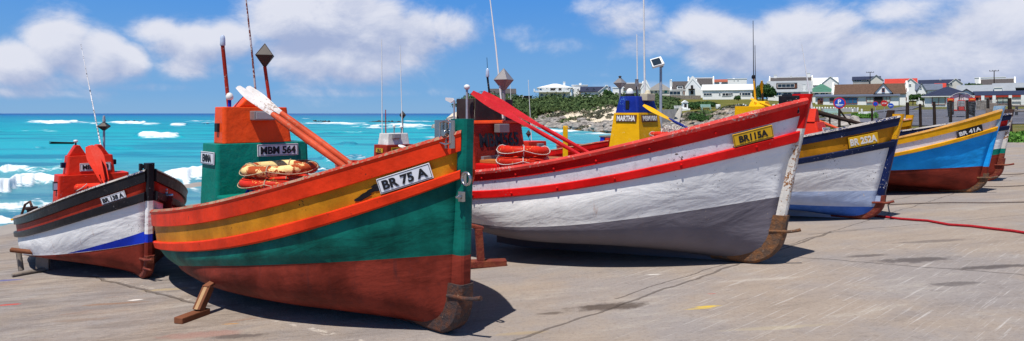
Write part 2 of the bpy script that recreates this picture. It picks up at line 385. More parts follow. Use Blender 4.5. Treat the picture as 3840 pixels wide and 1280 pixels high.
        mb.f.append(tuple(range(len(vs)-n,len(vs)))); mb.m.append(0); mb.s.append(False)
        return mb.build(name,mat,s.root)
    def hull(s,mats,split=None):
        """mats: band, topside, bottom (+ optional stripe between topside and bottom above the bow)"""
        lv=[0,.5,1,1.5,2,2.5,3]+[3+i/8 for i in range(1,9)]+[4+i/14 for i in range(1,15)]
        qs=sorted(set([0,.006,.015,.028,.045]+[i/44 for i in range(45)]))
        mb=MB()
        for side in(-1,1):
            g=[[s.pt(q,l,side) for l in lv] for q in qs]; n=len(lv)
            vs=[v for r in g for v in r]; fs=[];b=len(mb.v); mb.v+=[tuple(v) for v in vs]
            for i in range(len(qs)-1):
                for k in range(n-1):
                    mb.f.append((b+i*n+k,b+i*n+k+1,b+(i+1)*n+k+1,b+(i+1)*n+k)); l=(lv[k]+lv[k+1])/2
                    m=0 if l<3 else 1 if l<4 else 2
                    if split is not None: m=split(m,(qs[i]+qs[i+1])/2,l,side)
                    mb.m.append(m); mb.s.append(True)
            mb.f.append(tuple(b+(len(qs)-1)*n+k for k in range(n))); mb.m.append(1); mb.s.append(False)
        kb=MB(); vs=[]
        for i in range(31):
            q=.12+.86*i/30; x=-s.L+s.keelx+q*(s.L-s.keelx-s.R); zt=s.keelz(q)+.02; zl=s.grd(x)+.012+(.10*max(0,1-q/.25)); zl=min(zl,zt-.01)
            vs+=[(x,-.04,zt),(x,-.04,zl),(x,.04,zl),(x,.04,zt)]
        kb.v=vs
        for i in range(30):
            for k in range(4): kb.f.append((i*4+k,i*4+(k+1)%4,(i+1)*4+(k+1)%4,(i+1)*4+k)); kb.m.append(0); kb.s.append(False)
        kb.f+=[(0,1,2,3),(120,121,122,123)]; kb.m+=[0,0]; kb.s+=[False,False]
        kb.build('keel',mats[2],s.root)
        me=mb.build('hull',mats,s.root)
        bm=bmesh.new(); bm.from_mesh(me.data); bmesh.ops.remove_doubles(bm,verts=bm.verts,dist=.004); bmesh.ops.recalc_face_normals(bm,faces=bm.faces); bm.to_mesh(me.data); bm.free()
        return me
    def inside(s,mat,deck,depth=.34):
        qs=[.02]+[.05+i*.93/40 for i in range(41)]; mb=MB(); vs=[]
        for q in qs:
            t=s.pt(q,0,-1,out=-.055); w=max(.01,-t.y); zt=t.z-.02; zd=s.z(0,q)-depth-.12*max(0,q-.5); w2=max(.006,-s.pt(q,3.15,-1).y-.06); w2=min(w2,w)
            for y,z in((-w,zt),(-w2,zd+.05),(-w2*.96,zd),(0,zd+.03),(w2*.96,zd),(w2,zd+.05),(w,zt)): vs.append(Vector((t.x,y,z)))
        b=0; mb.v=[tuple(v) for v in vs]
        for i in range(len(qs)-1):
            for k in range(6): mb.f.append((i*7+k,i*7+k+1,(i+1)*7+k+1,(i+1)*7+k)); mb.m.append(0); mb.s.append(False)
        mb.f.append(tuple(range(7))); mb.m.append(0); mb.s.append(False)
        o=mb.build('bulwark_lining',mat,s.root,fixn=False)
        d=MB(); 
        vs=[]
        for q in qs:
            t=s.pt(q,0,-1,out=-.055); w=min(-t.y,max(.005,-s.pt(q,3.15,-1).y-.06))*.97; zd=s.z(0,q)-depth-.12*max(0,q-.5)+.02
            vs+= [Vector((t.x,-w,zd)),Vector((t.x,0,zd+.035)),Vector((t.x,w,zd))]
        d.v=[tuple(v) for v in vs]
        for i in range(len(qs)-1):
            for k in range(2): d.f.append((i*3+k,i*3+k+1,(i+1)*3+k+1,(i+1)*3+k)); d.m.append(0); d.s.append(False)
        d.build('deck',deck,s.root,fixn=False)
    def rails(s,gun,top,rail,gh=.03,rw=.05,cap=0):
        s.sweep('gunwale',0,1,[(-.085,0,-.035),(-.085,0,.018),(-.03,0,.03),(gh-.008+cap,0,.026),(gh+.012+cap,0,.0),(gh+.006+cap,.25 if cap else .1,0),(gh,.32 if cap else .15,0),(gh,1,0),(.0,1,-.004)],[gun,top],{1:1,2:1,3:1,4:1} if cap else {1:1,2:1,3:1})
        s.sweep('rubbing_strake',2,3,[(-.01,0,.0),(rw-.015,0,-.002),(rw,.12,0),(rw,.86,0),(rw-.02,1,.002),(-.01,1,0)],rail)
    def stempost(s,mats,w=.10,depth=.16,z0=None,over=.05,fw=.03,split=None,cap=None,ztop=None):
        """stem timber following the profile; mats by height: list of (z_from,mat)"""
        zt=(s.Ht if ztop is None else ztop); hs=np.linspace(z0 if z0 is not None else s.R*.9,zt,26)
        mb=MB(); vs=[];n=8
        for h in hs:
            x=s.stem(h)+fw; k=w/2
            for a,b in((-depth,-k*1.15),(-depth*.35,-k*1.12),(-.015,-k*.9),(0,-k*.55),(0,k*.55),(-.015,k*.9),(-depth*.35,k*1.12),(-depth,k*1.15)): vs.append((x+a,b,float(h)))
        mb.v=vs
        for i in range(len(hs)-1):
            zc=(hs[i]+hs[i+1])/2; mi=0
            for j,(zf,_) in enumerate(mats):
                if zc>=zf: mi=j
            for k in range(n): mb.f.append((i*n+k,i*n+(k+1)%n,(i+1)*n+(k+1)%n,(i+1)*n+k)); mb.m.append(mi); mb.s.append(False)
        mb.f.append(tuple(range(n))); mb.m.append(0); mb.s.append(False)
        mb.f.append(tuple(range(len(vs)-n,len(vs)))); mb.m.append(len(mats)-1 if cap is None else cap); mb.s.append(False)
        return mb.build('stem_post',[m for _,m in mats],s.root)
    def shoe(s,mat,back=.55,up=.10,w=.13,t=.05,hook=True,band=.15,hookz=.30,hooklen=.22):
        """iron shoe wrapped round the forefoot, with its hauling hook"""
        path=[]; hs=[s.R+up,s.R,s.R*.8,s.R*.6,s.R*.42,s.R*.28,s.R*.16,s.R*.08,.02]
        for h in hs: path.append(Vector((s.stem(h)+.035,0,max(h,.02))))
        e=path[-1]; zb=.015; path+= [Vector((e.x-.14,0,zb+s.grd(e.x-.14)*0)),Vector((e.x-back,0,max(0.012,s.grd(e.x-back)+.012)))]
        mb=MB(); vs=[]
        for i,p in enumerate(path):
            tg=path[min(i+1,len(path)-1)]-path[max(i-1,0)]; tg.normalize(); nrm=Vector((-tg.z,0,tg.x)) ; 
            if nrm.x<0 and i<4: nrm=-nrm
            inn=Vector((-1,0,0)) if i<3 else Vector((-.75,0,.66)) if i<7 else Vector((0,0,1))
            b=band*(1.0+.25*math.sin(i*2.1))
            for y,q in((-w/2,b),(-w/2*1.05,0),(-w/2*.7,-t*.6),(w/2*.7,-t*.6),(w/2*1.05,0),(w/2,b)): vs.append(p+inn*q+Vector((0,y,0)))
        mb.v=[tuple(v) for v in vs]; n=6
        for i in range(len(path)-1):
            for k in range(n): mb.f.append((i*n+k,i*n+(k+1)%n,(i+1)*n+(k+1)%n,(i+1)*n+k)); mb.m.append(0); mb.s.append(False)
        mb.f.append(tuple(range(n))); mb.m.append(0); mb.s.append(False); mb.f.append(tuple(range(len(vs)-n,len(vs)))); mb.m.append(0); mb.s.append(False)
        o=mb.build('stem_shoe',mat,s.root)
        if hook:
            hb=MB(); x=s.stem(hookz); hb.tube([(x-.10,-.09,hookz-.01),(x+.03,-.085,hookz),(x+.10,-.075,hookz),(x+.03+hooklen*.7,-.05,hookz+.012),(x+.03+hooklen,-.03,hookz+.03)],[.016,.018,.018,.017,.02],10)
            hb.build('hauling_hook',mat,o)
        return o
    def on_y(s,px,py,c=0):
        """local point where the sight line through a photo pixel meets the boat's lengthwise plane y=c"""
        d=Vector(((px-CX)/F,1,-(py-HY)/F)); o=Vector((0,0,H)); p0=s.foot+s.p*c; t=(p0-o).dot(s.p)/d.dot(s.p); w=o+d*t-s.foot
        return Vector((w.dot(s.u),c,w.z))
    def on_x(s,px,py,c):
        d=Vector(((px-CX)/F,1,-(py-HY)/F)); o=Vector((0,0,H)); p0=s.foot+s.u*c; t=(p0-o).dot(s.u)/d.dot(s.u); w=o+d*t-s.foot
        return Vector((c,w.dot(s.p),w.z))
    def at(s,px,py,D):
        w=P(px,py,D)-s.foot; return Vector((w.dot(s.u),w.dot(s.p),w.z))
    def numberplate(s,px0,px1,lv0,lv1,txt,mat,ink,out=.02,**kw):
        """plate on the starboard bow, between two photo columns, centred between two painted lines"""
        best={}
        for q in np.linspace(.2,.995,400):
            p=s.pt(q,(lv0+lv1)/2,-1); W=s.world(*p); best[q]=CX+F*W.x/W.y
        qa=min(best,key=lambda q:abs(best[q]-px0)); qb=min(best,key=lambda q:abs(best[q]-px1)); lc=(lv0+lv1)/2
        a=s.pt(qa,lc,-1); b=s.pt(qb,lc,-1); c=s.pt((qa+qb)/2,lc,-1); up=s.pt((qa+qb)/2,lv0,-1)-s.pt((qa+qb)/2,lv1,-1)
        w=(b-a).length; h=up.length; 
        z=(b-a).cross(up).normalized(); mx=max((p-c).dot(z) for p in (a,b,c))
        org=c+z*(out+mx); return plate(s.root,org,b-a,up,w,h*kw.pop('hk',.9),txt,mat,ink,**kw)
# small fittings shared by the boats
def mast(boat,name,pts,r,mat,n=8): mb=MB(); mb.tube(pts,r,n); return mb.build(name,mat,boat.root)
def reflector(boat,c,r,mat,parent=None,hr=1.0,pole=None,polemat=None,pr=.018,rot=.3,plates=False):
    mb=MB(); c=Vector(c)
    ring=[c+Vector((r*math.cos(rot+k*math.pi/2),r*math.sin(rot+k*math.pi/2),0)) for k in range(4)]
    T=c+Vector((0,0,r*hr)); B=c-Vector((0,0,r*hr*1.05)); vs=[T,B]+ring
    fs=[(0,2+k,2+(k+1)%4) for k in range(4)]+[(1,2+(k+1)%4,2+k) for k in range(4)]
    mb.add(vs,fs); e=MB()
    for k in range(4):
        e.tube([ring[k],ring[(k+1)%4]],.006,5); e.tube([T,ring[k]],.005,5); e.tube([B,ring[k]],.005,5)
    o=mb.build('radar_reflector',mat,boat.root); e.build('edge_seam',mat,o)
    if pole is not None:
        p=MB(); p.tube([pole,B+Vector((0,0,r*.12))],pr,8); p.build('reflector_pole',polemat or mat,o)
    return o
def lamp_box(boat,c,w,h,d,yaw=0,body='greymetal',lens='lens',parent=None):
    """wheelhouse floodlight facing the bow"""
    Mr=Matrix.Rotation(yaw,3,'Z'); mb=MB(); c=Vector(c); mb.box(c,(d,w,h),M=Mr); o=mb.build('floodlight',M[body],parent or boat.root,bevel=.012)
    l=MB(); l.box(c+Mr@Vector((d/2+.003,0,0)),(.014,w*.84,h*.76),M=Mr); l.build('lens',M[lens],o,bevel=.004); return o
def light_pole(boat,pts,r,mat,lens='lensblue',lr=None,name='light_pole',capmat=None):
    o=mast(boat,name,pts,r,M[mat]); p=Vector(pts[-1]); q=lr or r*1.8; mb=MB()
    mb.lathe(p,[(q*.9,0),(q*1.05,.01),(q,.05),(q*.95,.09),(q*.8,.12),(q*.3,.135)],12); mb.build('lamp_lens',M[lens],o); return o
def oar(p0,p1,blade,mats,label,w=.15,group=None,face=Vector((0,-.6,.8)),r=.028,name='oar'):
    """p0 blade tip, p1 grip end; blade = blade length"""
    p0=Vector(p0);p1=Vector(p1); ax=(p1-p0); L=ax.length; ax.normalize(); side=ax.cross(face).normalized(); nrm=side.cross(ax)
    root=empty(name,p1,0,label,'oar',group); q=lambda v:v-p1
    sh=MB(); sh.tube([q(p0+ax*blade*.85),q(p0+ax*blade*1.1),q(p0+ax*L*.7),q(p1)],[r*.8,r,r*1.05,r*.85],10); sh.build('shaft',mats[1],root)
    bl=MB(); K=12; vs=[]
    for i in range(K+1):
        t=i/K; ww=w/2*(.55+.45*math.sin(min(1,t*3)*math.pi/2)) if t<.35 else w/2*(1-(t-.35)/.65*.62); th=.012+.016*t
        c=q(p0+ax*(blade*t))+nrm*(.03*(1-t)**2)
        vs+= [c+side*ww,c+nrm*th,c-side*ww,c-nrm*th]
    bl.v=[tuple(v) for v in vs]
    for i in range(K):
        for k in range(4): bl.f.append((i*4+k,i*4+(k+1)%4,(i+1)*4+(k+1)%4,(i+1)*4+k)); bl.m.append(0); bl.s.append(False)
    bl.f+= [(0,1,2,3),tuple(range(K*4,K*4+4))]; bl.m+=[0,0]; bl.s+=[False]*2
    bl.build('blade',mats[0],root); return root
def lifering(W,R,r,mat,label,rope='rope',group='life rings stacked on the boats',tilt=(0,0),rz=.8,ropes=True):
    root=empty('life_ring',W,0,label,'life ring',group); root.rotation_euler=(tilt[0],tilt[1],0)
    mb=MB(); mb.torus((0,0,0),R-r,r,rz,44,14,bump=.03); mb.build('ring_float',M[mat],root)
    if ropes:
        rb=MB(); pts=[]
        N=64
        for i in range(N+1):
            a=2*math.pi*i/N; k=abs(math.sin(a*2)); rr=R+.012+.0*k; pts.append((rr*math.cos(a),rr*math.sin(a),.012-.05*k))
        rb.tube(pts,.005,6,cap=False)
        for k in range(4):
            a=k*math.pi/2; ps=[]
            for i in range(13):
                b=2*math.pi*i/12; ps.append(((R-r+(r+.008)*math.cos(b))*math.cos(a),(R-r+(r+.008)*math.cos(b))*math.sin(a),(r*rz+.008)*math.sin(b)))
            rb.tube(ps,.006,6,cap=False)
        rb.build('grab_line',M[rope],root)
    return root
def bolts(boat,lv,out,qs,r=.014,mat='red'):
    mb=MB()
    for q in qs:
        p=boat.pt(q,lv,-1,out); mb.lathe(p,[(r,0),(r,.012),(r*.5,.02)],8,M=Matrix.Rotation(math.radians(90),3,'X'))
    return mb.build('bolt_row',M[mat],boat.root)
# ================================================================== the boats
# --- orange, ochre and green boat in front
b=Boat((1735,1262),45,6.3,2.2,.34,[
 [(543,789),(618,795),(690,787),(772,772),(1045,702),(1317,627),(1499,568),(1689,511)],
 [(555,840),(682,852),(863,818),(1135,740),(1408,663),(1689,586)],
 [(590,900),(682,911),(772,908),(1045,843),(1317,763),(1689,661)],
 [(600,925),(690,950),(772,951),(1045,890),(1317,808),(1685,701)],
 [(682,995),(881,1002),(1226,981),(1480,965),(1716,963)]],447,.05,
 'orange, ochre and green fishing boat in front, number BR 75 A on its bow',fit=1,lift=.03,pwm=1.35,rf=.26,keelx=1.35)
B1=b
b.hull([M['ochre'],M['teal'],M['bottomred']]); b.inside(M['deckred'],M['deckred'],.38); b.rails(M['orange'],M['wearwood'],M['orange'])
b.stempost([(0,M['bottomred']),(b.z(4,1),M['teal'])],w=.125,depth=.17,z0=b.R*.75,fw=.05)
b.shoe(M['rust'],back=.55,up=.12,hookz=.36,hooklen=.24,band=.17,w=.17)
b.numberplate(1425,1625,1.12,1.9,'BR 75 A',M['platewhite'],M['inkblack'],out=.03,hk=1.0)
k=MB(); rr=random.Random(4); zz_=[(q,l) for q,l in ()]
def q_of(px,lv): return min(np.linspace(.3,.99,300),key=lambda q:abs(px_at0(b,b.pt(q,lv,-1))-px))
def px_at0(b,v): W=b.world(*v); return CX+F*W.x/W.y
for i in range(30):
    px_=rr.uniform(1345,1432); lv=1.85-.45*(px_-1345)/90*rr.uniform(.3,1.1); q=q_of(px_,lv); rw=rr.uniform(.004,.016); n_=9
    vs=[b.pt(q+rw*.55*math.cos(2*math.pi*j/n_)*rr.uniform(.6,1.2),min(1.97,lv+rr.uniform(.7,1.2)*rw*7*math.sin(2*math.pi*j/n_)),-1,.003+.0002*i) for j in range(n_)]; k.add(vs,[tuple(range(n_))])
k.build('paint_scar',M['black'],b.root,fixn=False)
# stem head fairlead, ring and bolt
zt=b.Ht; f=MB(); X=b.stem(zt-.16)-.05
f.box((X-.10,-.15,zt-.13),(.16,.02,.24)); f.box((X+.02,-.13,zt-.13),(.02,.05,.24)); f.lathe((X-.04,-.18,zt-.12),[(.03,0),(.03,.07),(.045,.07),(.045,.09)],12,M=Matrix.Rotation(math.radians(-90),3,'X'))
f.tube([(X+.045,-.17,zt-.03),(X+.045,-.17,zt-.20),(X+.0,-.18,zt-.215),(X-.08,-.18,zt-.20),(X-.08,-.18,zt-.03),(X-.02,-.18,zt-.015),(X+.045,-.17,zt-.03)],.010,8)
f.build('bow_fairlead',M['steel'],b.root,bevel=.004)
r_=MB(); c_=Vector((b.stem(1.28)+.065,-.055,zt-.50)); r_.torus(c_+Vector((.05,-.03,0)),.052,.012,1,24,10,M=Matrix.Rotation(math.radians(90),3,'X')@Matrix.Rotation(.0,3,'Z')); r_.box(c_+Vector((-.025,.01,0)),(.03,.03,.10)); r_.build('mooring_ring',M['steel'],b.root)
r_=MB(); r_.box(c_+Vector((-.02,-.02,-.155)),(.06,.03,.085)); r_.lathe(c_+Vector((-.02,-.035,-.155)),[(.022,0),(.022,.02),(.012,.02),(.012,.045)],6,M=Matrix.Rotation(math.radians(90),3,'X'),sm=False); r_.build('eye_bolt',M['steel'],b.root,bevel=.003)
# wheelhouse
xc=-4.10
def px_at(b,v): W=b.world(*v); return CX+F*W.x/W.y, HY+(H-W.z)/W.y*F
cab=MB(); cab.frustum((xc-.07,0,.35),.60,1.26,(xc-.07,0,1.54),.50,1.20,ch=.04); cab=cab.build('wheelhouse',M['tealcab'],b.root,bevel=.012)
stp=MB(); stp.box((xc+.70,-.05,.62),(.95,1.16,.60)); stp.build('casing_step',M['tealcab'],b.root,bevel=.03)
up=MB(); up.frustum((xc,-.07,1.541),.34,.90,(xc-.01,-.09,2.00),.30,.84,ch=.04); upo=up.build('upper_casing',M['orangecab'],cab,bevel=.015)
pk=MB(); pk.prism([Vector((0,-.22,2.001)),Vector((0,.18,2.001)),Vector((0,.02,2.17)),Vector((0,-.06,2.17))],(xc-.12,-.08,0),(xc+.10,-.08,0)); pk.build('roof_peak',M['orangecab'],upo,bevel=.02)
plate(cab,Vector((xc+.198,.17,1.44)),(0,1,0),(-.04,0,1),.55,.155,'MBM 564',M['platewhite'],M['inkblack'],lw=.86,lh=.66)
plate(cab,Vector((xc-.07,-.622,1.36)),(1,0,0),(0,.025,1),.44,.155,'EMMA',M['platewhite'],M['inkblack'],name='name_plate',lw=.66,lh=.62)
lamp_box(b,(xc+.20,-.04,1.89),.28,.12,.16)
k=MB(); k.box((xc+.0,-.525,1.74),(.09,.05,.11)); k.build('side_light',M['blackrub'],upo,bevel=.008)
k=MB(); k.box((xc+.0,-.626,.80),(.30,.008,.006)); k.build('hatch_seam',M['blackrub'],cab)
light_pole(b,[b.on_x(858,400,xc),b.on_x(835,172,xc)],.023,'redpole',lr=.032)
mast(b,'whip_antenna',[b.on_x(964,402,xc),b.on_x(943,180,xc),b.on_x(916,-60,xc)],[.014,.012,.008],paint('rust_banded_whip',(.62,.58,.58,1),chip=(.22,.05,.03,1),chipamt=.28))
k=MB(); p_=b.on_x(861,402,xc+.06); k.tube([p_,p_+Vector((0,0,.09))],.02,8); k.build('antenna_stub',M['blue'],b.root)
k=MB(); k.lathe(p_+Vector((0,0,.09)),[(.03,0),(.045,.02),(.045,.05),(.03,.08),(.01,.092)],14); k.build('gps_dome',M['whiteplastic'],b.root)
reflector(b,b.on_x(993,209,xc),.150,M['darkmetal'],pole=b.on_x(1014,400,xc),polemat=M['redpole'],pr=.022,hr=1.05)
W=P(1043,682,7.6); lifering(W,.43,.080,'ringred','orange-red life ring under the worn one, on the green step of the EMMA boat')
lifering(W+Vector((.02,.02,.160)),.44,.078,'ringworn','peeling yellow and rust-coloured life ring, topmost of the two on the green step','rope',tilt=(.03,-.03))
k=MB(); k.tube([(xc+.9,-.30,1.09),(xc+.96,-.42,1.0),(xc+.90,-.50,1.05),(xc+.8,-.49,.99)],.02,6); k.build('blue_lashing',M['blue'],b.root)
oar(P(893,333,7.75),P(1302,634,7.15),.72,(M['oarwhite'],M['oarorange']),'oar with white blade and orange shaft, nearer of the pair leaning on the orange casing',w=.115,r=.040,group='oars of the front boat')
oar(P(930,333,7.95),P(1318,618,7.35),.72,(M['oarwhite'],M['oarorange']),'oar with white blade and chipped orange shaft, behind the nearer oar',w=.115,r=.040,group='oars of the front boat')
# exhaust stack at the stern
e=MB(); ec=b.on_x(622,795,-b.L+.50); ec.z=b.z(0,.06)-.25
e.lathe(ec,[(.075,0),(.075,.38),(.092,.39),(.092,.47)],20); e=e.build('bilge_pump',M['blackrub'],b.root)
k=MB(); k.lathe(ec+Vector((0,0,.471)),[(.094,0),(.094,.02),(.05,.025),(.02,.03),(.02,.07),(.03,.08),(.02,.10)],18); k.build('pump_cap',M['steel'],e)
k=MB(); k.tube([ec+Vector((-.06,-.06,.33)),ec+Vector((-.2,-.14,.30)),ec+Vector((-.34,-.22,.24))],.038,14); k.build('pump_hose',plain('ribbed_blue_hose',(.012,.018,.06,1),.5),e)
k=MB(); k.tube([ec+Vector((.02,-.05,.0)),ec+Vector((-.03,-.08,.10)),ec+Vector((-.12,-.15,.145)),ec+Vector((-.35,-.28,.12))],.019,10); k.build('drain_tube',M['greentube'],e)
# --- white boat with the red gunwale
b=Boat((2925,992),35,5.8,2.4,.42,[
 [(1761,652),(1887,635),(2026,612),(2189,582),(2311,554),(2515,505),(2760,444),(2963,387)],
 [(1761,686),(2189,625),(2515,554),(2971,436)],
 [(1749,721),(2189,674),(2515,604),(2959,493)],
 [(1749,751),(2189,705),(2515,635),(2959,531)],
 [(1741,839),(1945,851),(2271,833),(2515,798),(2760,758),(2947,725)]],352,.30,
 'big white fishing boat with red gunwale and grey bottom, number BR115A on its bow',fit=1,rise=.35,mid=.50,stern=.50,xs=(0,.015,.05,.10,.42))
B2=b
b.hull([M['whiteband'],M['whitehull'],M['greyhull']]); b.inside(M['deckred'],M['deckred'],.30); b.rails(M['red'],M['redwood'],M['red'],rw=.04,gh=.02,cap=.03)
b.stempost([(0,M['stemwhite']),(b.Ht*.80,M['red'])],w=.13,depth=.20,z0=b.R*.8,fw=.05)
b.shoe(M['rustpale'],back=.50,up=.16,hookz=.40,hooklen=.20,band=.15,w=.18,t=.055)
b.numberplate(2745,2895,1.1,1.9,'BR115A',M['plateyellow'],M['inkblack'],out=.03,hk=1.0,lw=.72,lh=.55)
bolts(b,.72,.025,[.20,.30,.39,.48,.57,.66,.76,.87]); bolts(b,2.5,.048,[.25,.36,.47,.58,.70,.82,.94])
f=MB(); zt=b.Ht; X=b.stem(zt)-.18; f.box((X,-.10,zt-.12),(.22,.05,.20)); f.lathe((X+.02,-.12,zt-.12),[(.055,0),(.055,.05),(.03,.055)],14,M=Matrix.Rotation(math.radians(90),3,'X')); f.box((X-.02,.02,zt-.06),(.14,.16,.12)); f.build('bow_roller',M['black'],b.root,bevel=.008)
xc=b.on_y(1781,500,-.68).x-.08
cab=MB(); cab.frustum((xc-.13,-.02,.5),.56,1.40,(xc-.22,-.02,1.60),.46,1.28,ch=.03); cab=cab.build('wheelhouse',M['redcab'],b.root,bevel=.012)
k=MB(); k.frustum((xc-.22,-.02,1.601),.54,1.38,(xc-.22,-.02,1.65),.50,1.34,ch=.03); k.build('roof_lip',M['orangecab'],cab,bevel=.015)
lettering('MBM565',.21,1.00,frame(Vector((xc+.048,-.03,1.36)),(0,1,0),(-.127,0,1)),M['inkblack'],cab,bold=.03,name='painted_number')
k=MB(); k.box((xc+.10,-.05,1.53),(.10,.26,.13)); k.build('floodlight',M['greymetal'],b.root,bevel=.01)
k=MB(); 
for c,d in (((xc-.02,-.08,1.81),(.025,.94,.32)),((xc-.19,-.565,1.81),(.32,.025,.32)),((xc-.19,.405,1.81),(.32,.025,.32))): k.box(c,d)
k.build('wind_screen',M['greypanel'],b.root,bevel=.004)
rL=b.at(1960,604,8.9); k=MB(); k.box((xc+.83,-.05,.78),(1.36,1.44,.54)); k.build('engine_casing',M['red'],b.root,bevel=.02)
k=MB(); k.box((xc+.80,-.10,1.074),(1.24,1.2,.045)); hh=k.build('hatch_cover',M['woodbrown'],b.root,bevel=.006)
k=MB(); k.box((xc+.19,-.10,1.115),(.05,1.1,.05)); k.build('hatch_rim',M['greymetal'],hh,bevel=.004)
p_=b.on_y(1751,446,-.72); q_=b.on_y(1751,336,-.72)
mast(b,'rail_post',[p_-Vector((0,0,.35)),q_],.018,M['polegrey']); k=MB(); k.lathe(q_,[(.025,0),(.04,.015),(.045,.05),(.02,.07)],12); k.build('nav_light',M['whiteplastic'],b.root)
p_=b.on_y(1703,455,-.70); q_=b.on_y(1703,376,-.70); mast(b,'flag_pole',[p_-Vector((0,0,.2)),q_],.015,M['polegrey'])
k=MB(); q2=b.on_y(1672,374,-.70); k.prism([q_+Vector((0,0,-.01)),q_+Vector((-.02,0,.03)),q2+Vector((0,0,.03)),q2+Vector((.0,0,-.01)),q2+Vector((.10,0,-.05))],(0,-.012,0),(0,.012,0)); k.build('wind_vane',M['whip'],b.root)
p_=b.on_y(1850,400,-.1); q_=b.on_y(1828,290,-.1); light_pole(b,[p_-Vector((0,0,.3)),q_],.016,'black',lr=.026); mast(b,'lamp_spike',[q_+Vector((0,0,.12)),q_+Vector((-.01,0,.30))],.004,M['black'],5)
p_=b.on_y(1886,395,0); q_=b.on_y(1833,-40,0); mast(b,'whip_antenna',[p_-Vector((0,0,.2)),p_*.5+q_*.5,q_],[.014,.012,.008],M['whip'])
c_=b.on_y(1889,300,.05); reflector(b,c_,.155,M['greymetal'],hr=1.12,pole=(c_.x,c_.y,1.65),polemat=M['greymetal'],pr=.028,rot=.9)
rw_=P(1960,602,8.9); lifering(rw_,.36,.066,'ringred','red life ring under another, on the wooden hatch below MBM565','ropewhite',rz=1); lifering(rw_+Vector((.01,0,.134)),.36,.066,'ringred','red life ring on top of its twin, on the wooden hatch below MBM565','ropewhite',tilt=(-.03,.03),rz=1)
p0=b.at(1768,352,9.0);p1=b.at(2172,580,8.9)
oar(b.world(*p0),b.world(*p1),1.0,(M['oarred'],M['oarred']),'red oar with long flat blade, lower of the pair crossing the MBM565 wheelhouse',w=.17,r=.03,group='red oars of the white boat')
p0=b.at(1808,352,9.25);p1=b.at(2205,572,9.15)
oar(b.world(*p0),b.world(*p1),1.0,(M['oarred'],M['oarred']),'red oar with long flat blade, upper of the pair crossing the MBM565 wheelhouse',w=.17,r=.03,group='red oars of the white boat')
# --- black, red and white boat on the left
b=Boat((560,1050),46,5.7,2.15,.30,[
 [(51,821),(93,808),(186,775),(279,733),(373,700),(447,673),(540,649)],
 [(56,843),(186,812),(373,738),(540,684)],
 [(84,866),(233,824),(419,758),(549,720)],
 [(100,886),(279,837),(512,763),(549,748)],
 [(140,957),(279,952),(447,929),(559,905)]],617,.06,
 'white fishing boat with black gunwales and red bottom at the left, number BR 138 A',fit=1)
B3=b
zb=b.z(4,1)
def spl(m,q,l,side):
    if m==1 and l>3.0 and q>.70 and (l-3)>1-.24*(q-.70)/.30: return 3
    return m
b.hull([M['redcab'],M['whitehull'],M['bottomred']],split=None)
k=MB(); qs_=[.77+.225*i/24 for i in range(25)]
for sd_ in(-1,1):
    vs=[v for q in qs_ for v in (b.pt(q,4-.02-.26*((q-.77)/.225),sd_,.006),b.pt(q,4-.01,sd_,.006))]; k.add(vs,[(2*i,2*i+1,2*i+3,2*i+2) for i in range(24)],0,True)
k.build('waterline_stripe',M['blue'],b.root,fixn=False)
b.inside(M['deckred'],M['deckgrey'],.30); b.rails(M['black'],M['wearwhite'],M['black'])
b.stempost([(0,M['bottomred']),(b.z(4,1),M['blue']),(b.z(4,1)+.14,M['whitehull']),(b.z(3,1),M['black'])],w=.10,depth=.14,z0=b.R*.6,fw=.03)
o_=b.shoe(M['rustred'],back=.3,up=.04,hookz=.30,hooklen=.24,band=.06,w=.12)
k=MB(); k.tube([(b.stem(.16)-.02,-.06,.16),(b.stem(.16)+.26,-.04,.18)],.014,8); k.build('lower_hook',M['rustred'],b.root)
b.numberplate(388,474,1.15,1.9,'BR 138 A',M['platewhite'],M['inkblack'],out=.025,hk=1.0,lw=.86)
f=MB(); f.box((b.stem(b.Ht)-.16,0,b.Ht-.05),(.08,.16,.05)); f.box((b.stem(b.Ht)-.16,-.08,b.Ht-.06),(.07,.04,.10)); f.build('bow_cleat',M['black'],b.root,bevel=.01)
xc=-3.42
cab=MB(); cab.frustum((xc,-.02,.35),.52,1.12,(xc,-.02,1.24),.44,1.04,ch=.03); cab=cab.build('wheelhouse',M['redcab2'],b.root,bevel=.012)
k=MB(); k.frustum((xc-.03,-.06,1.241),.38,.72,(xc-.04,-.06,1.56),.32,.66,ch=.03); upo=k.build('upper_casing',M['redcab2'],cab,bevel=.015)
k=MB(); 
for y_,w_ in((-.24,.26),(.08,.30)): k.prism([Vector((0,-w_/2,1.561)),Vector((0,w_/2,1.561)),Vector((0,.03,1.74)),Vector((0,-.03,1.74))],(xc-.16,y_,0),(xc+.05,y_,0))
k.build('roof_peak',M['redcab2'],upo,bevel=.015)
plate(cab,Vector((xc+.158,.00,1.36)),(0,1,0),(-.09,0,1),.46,.14,'MBM 518',M['platewhite'],M['inkblack'],lw=.84,lh=.62)
lamp_box(b,(xc+.17,-.04,1.50),.13,.09,.08)
k=MB(); k.box((xc+.1,-.57,1.06),(.12,.06,.15)); lo_=k.build('side_lamp',M['black'],b.root,bevel=.01); k=MB(); k.box((xc+.165,-.575,1.06),(.012,.05,.11)); k.build('lens',M['lensblue'],lo_)
k=MB(); k.box((xc-.05,-.43,1.40),(.11,.08,.09)); k.build('side_light',M['navy'],b.root,bevel=.01); k=MB(); k.box((xc-.05,.31,1.42),(.11,.08,.09)); k.build('side_light',M['black'],b.root,bevel=.01)
p_=b.on_x(284,580,xc); mast(b,'light_pole',[p_,p_+Vector((0,0,.21))],.014,M['darkmetal']); k=MB(); k.lathe(p_+Vector((0,0,.21)),[(.02,0),(.035,.01),(.035,.035),(.01,.045)],12); k.build('nav_light',M['whiteplastic'],b.root)
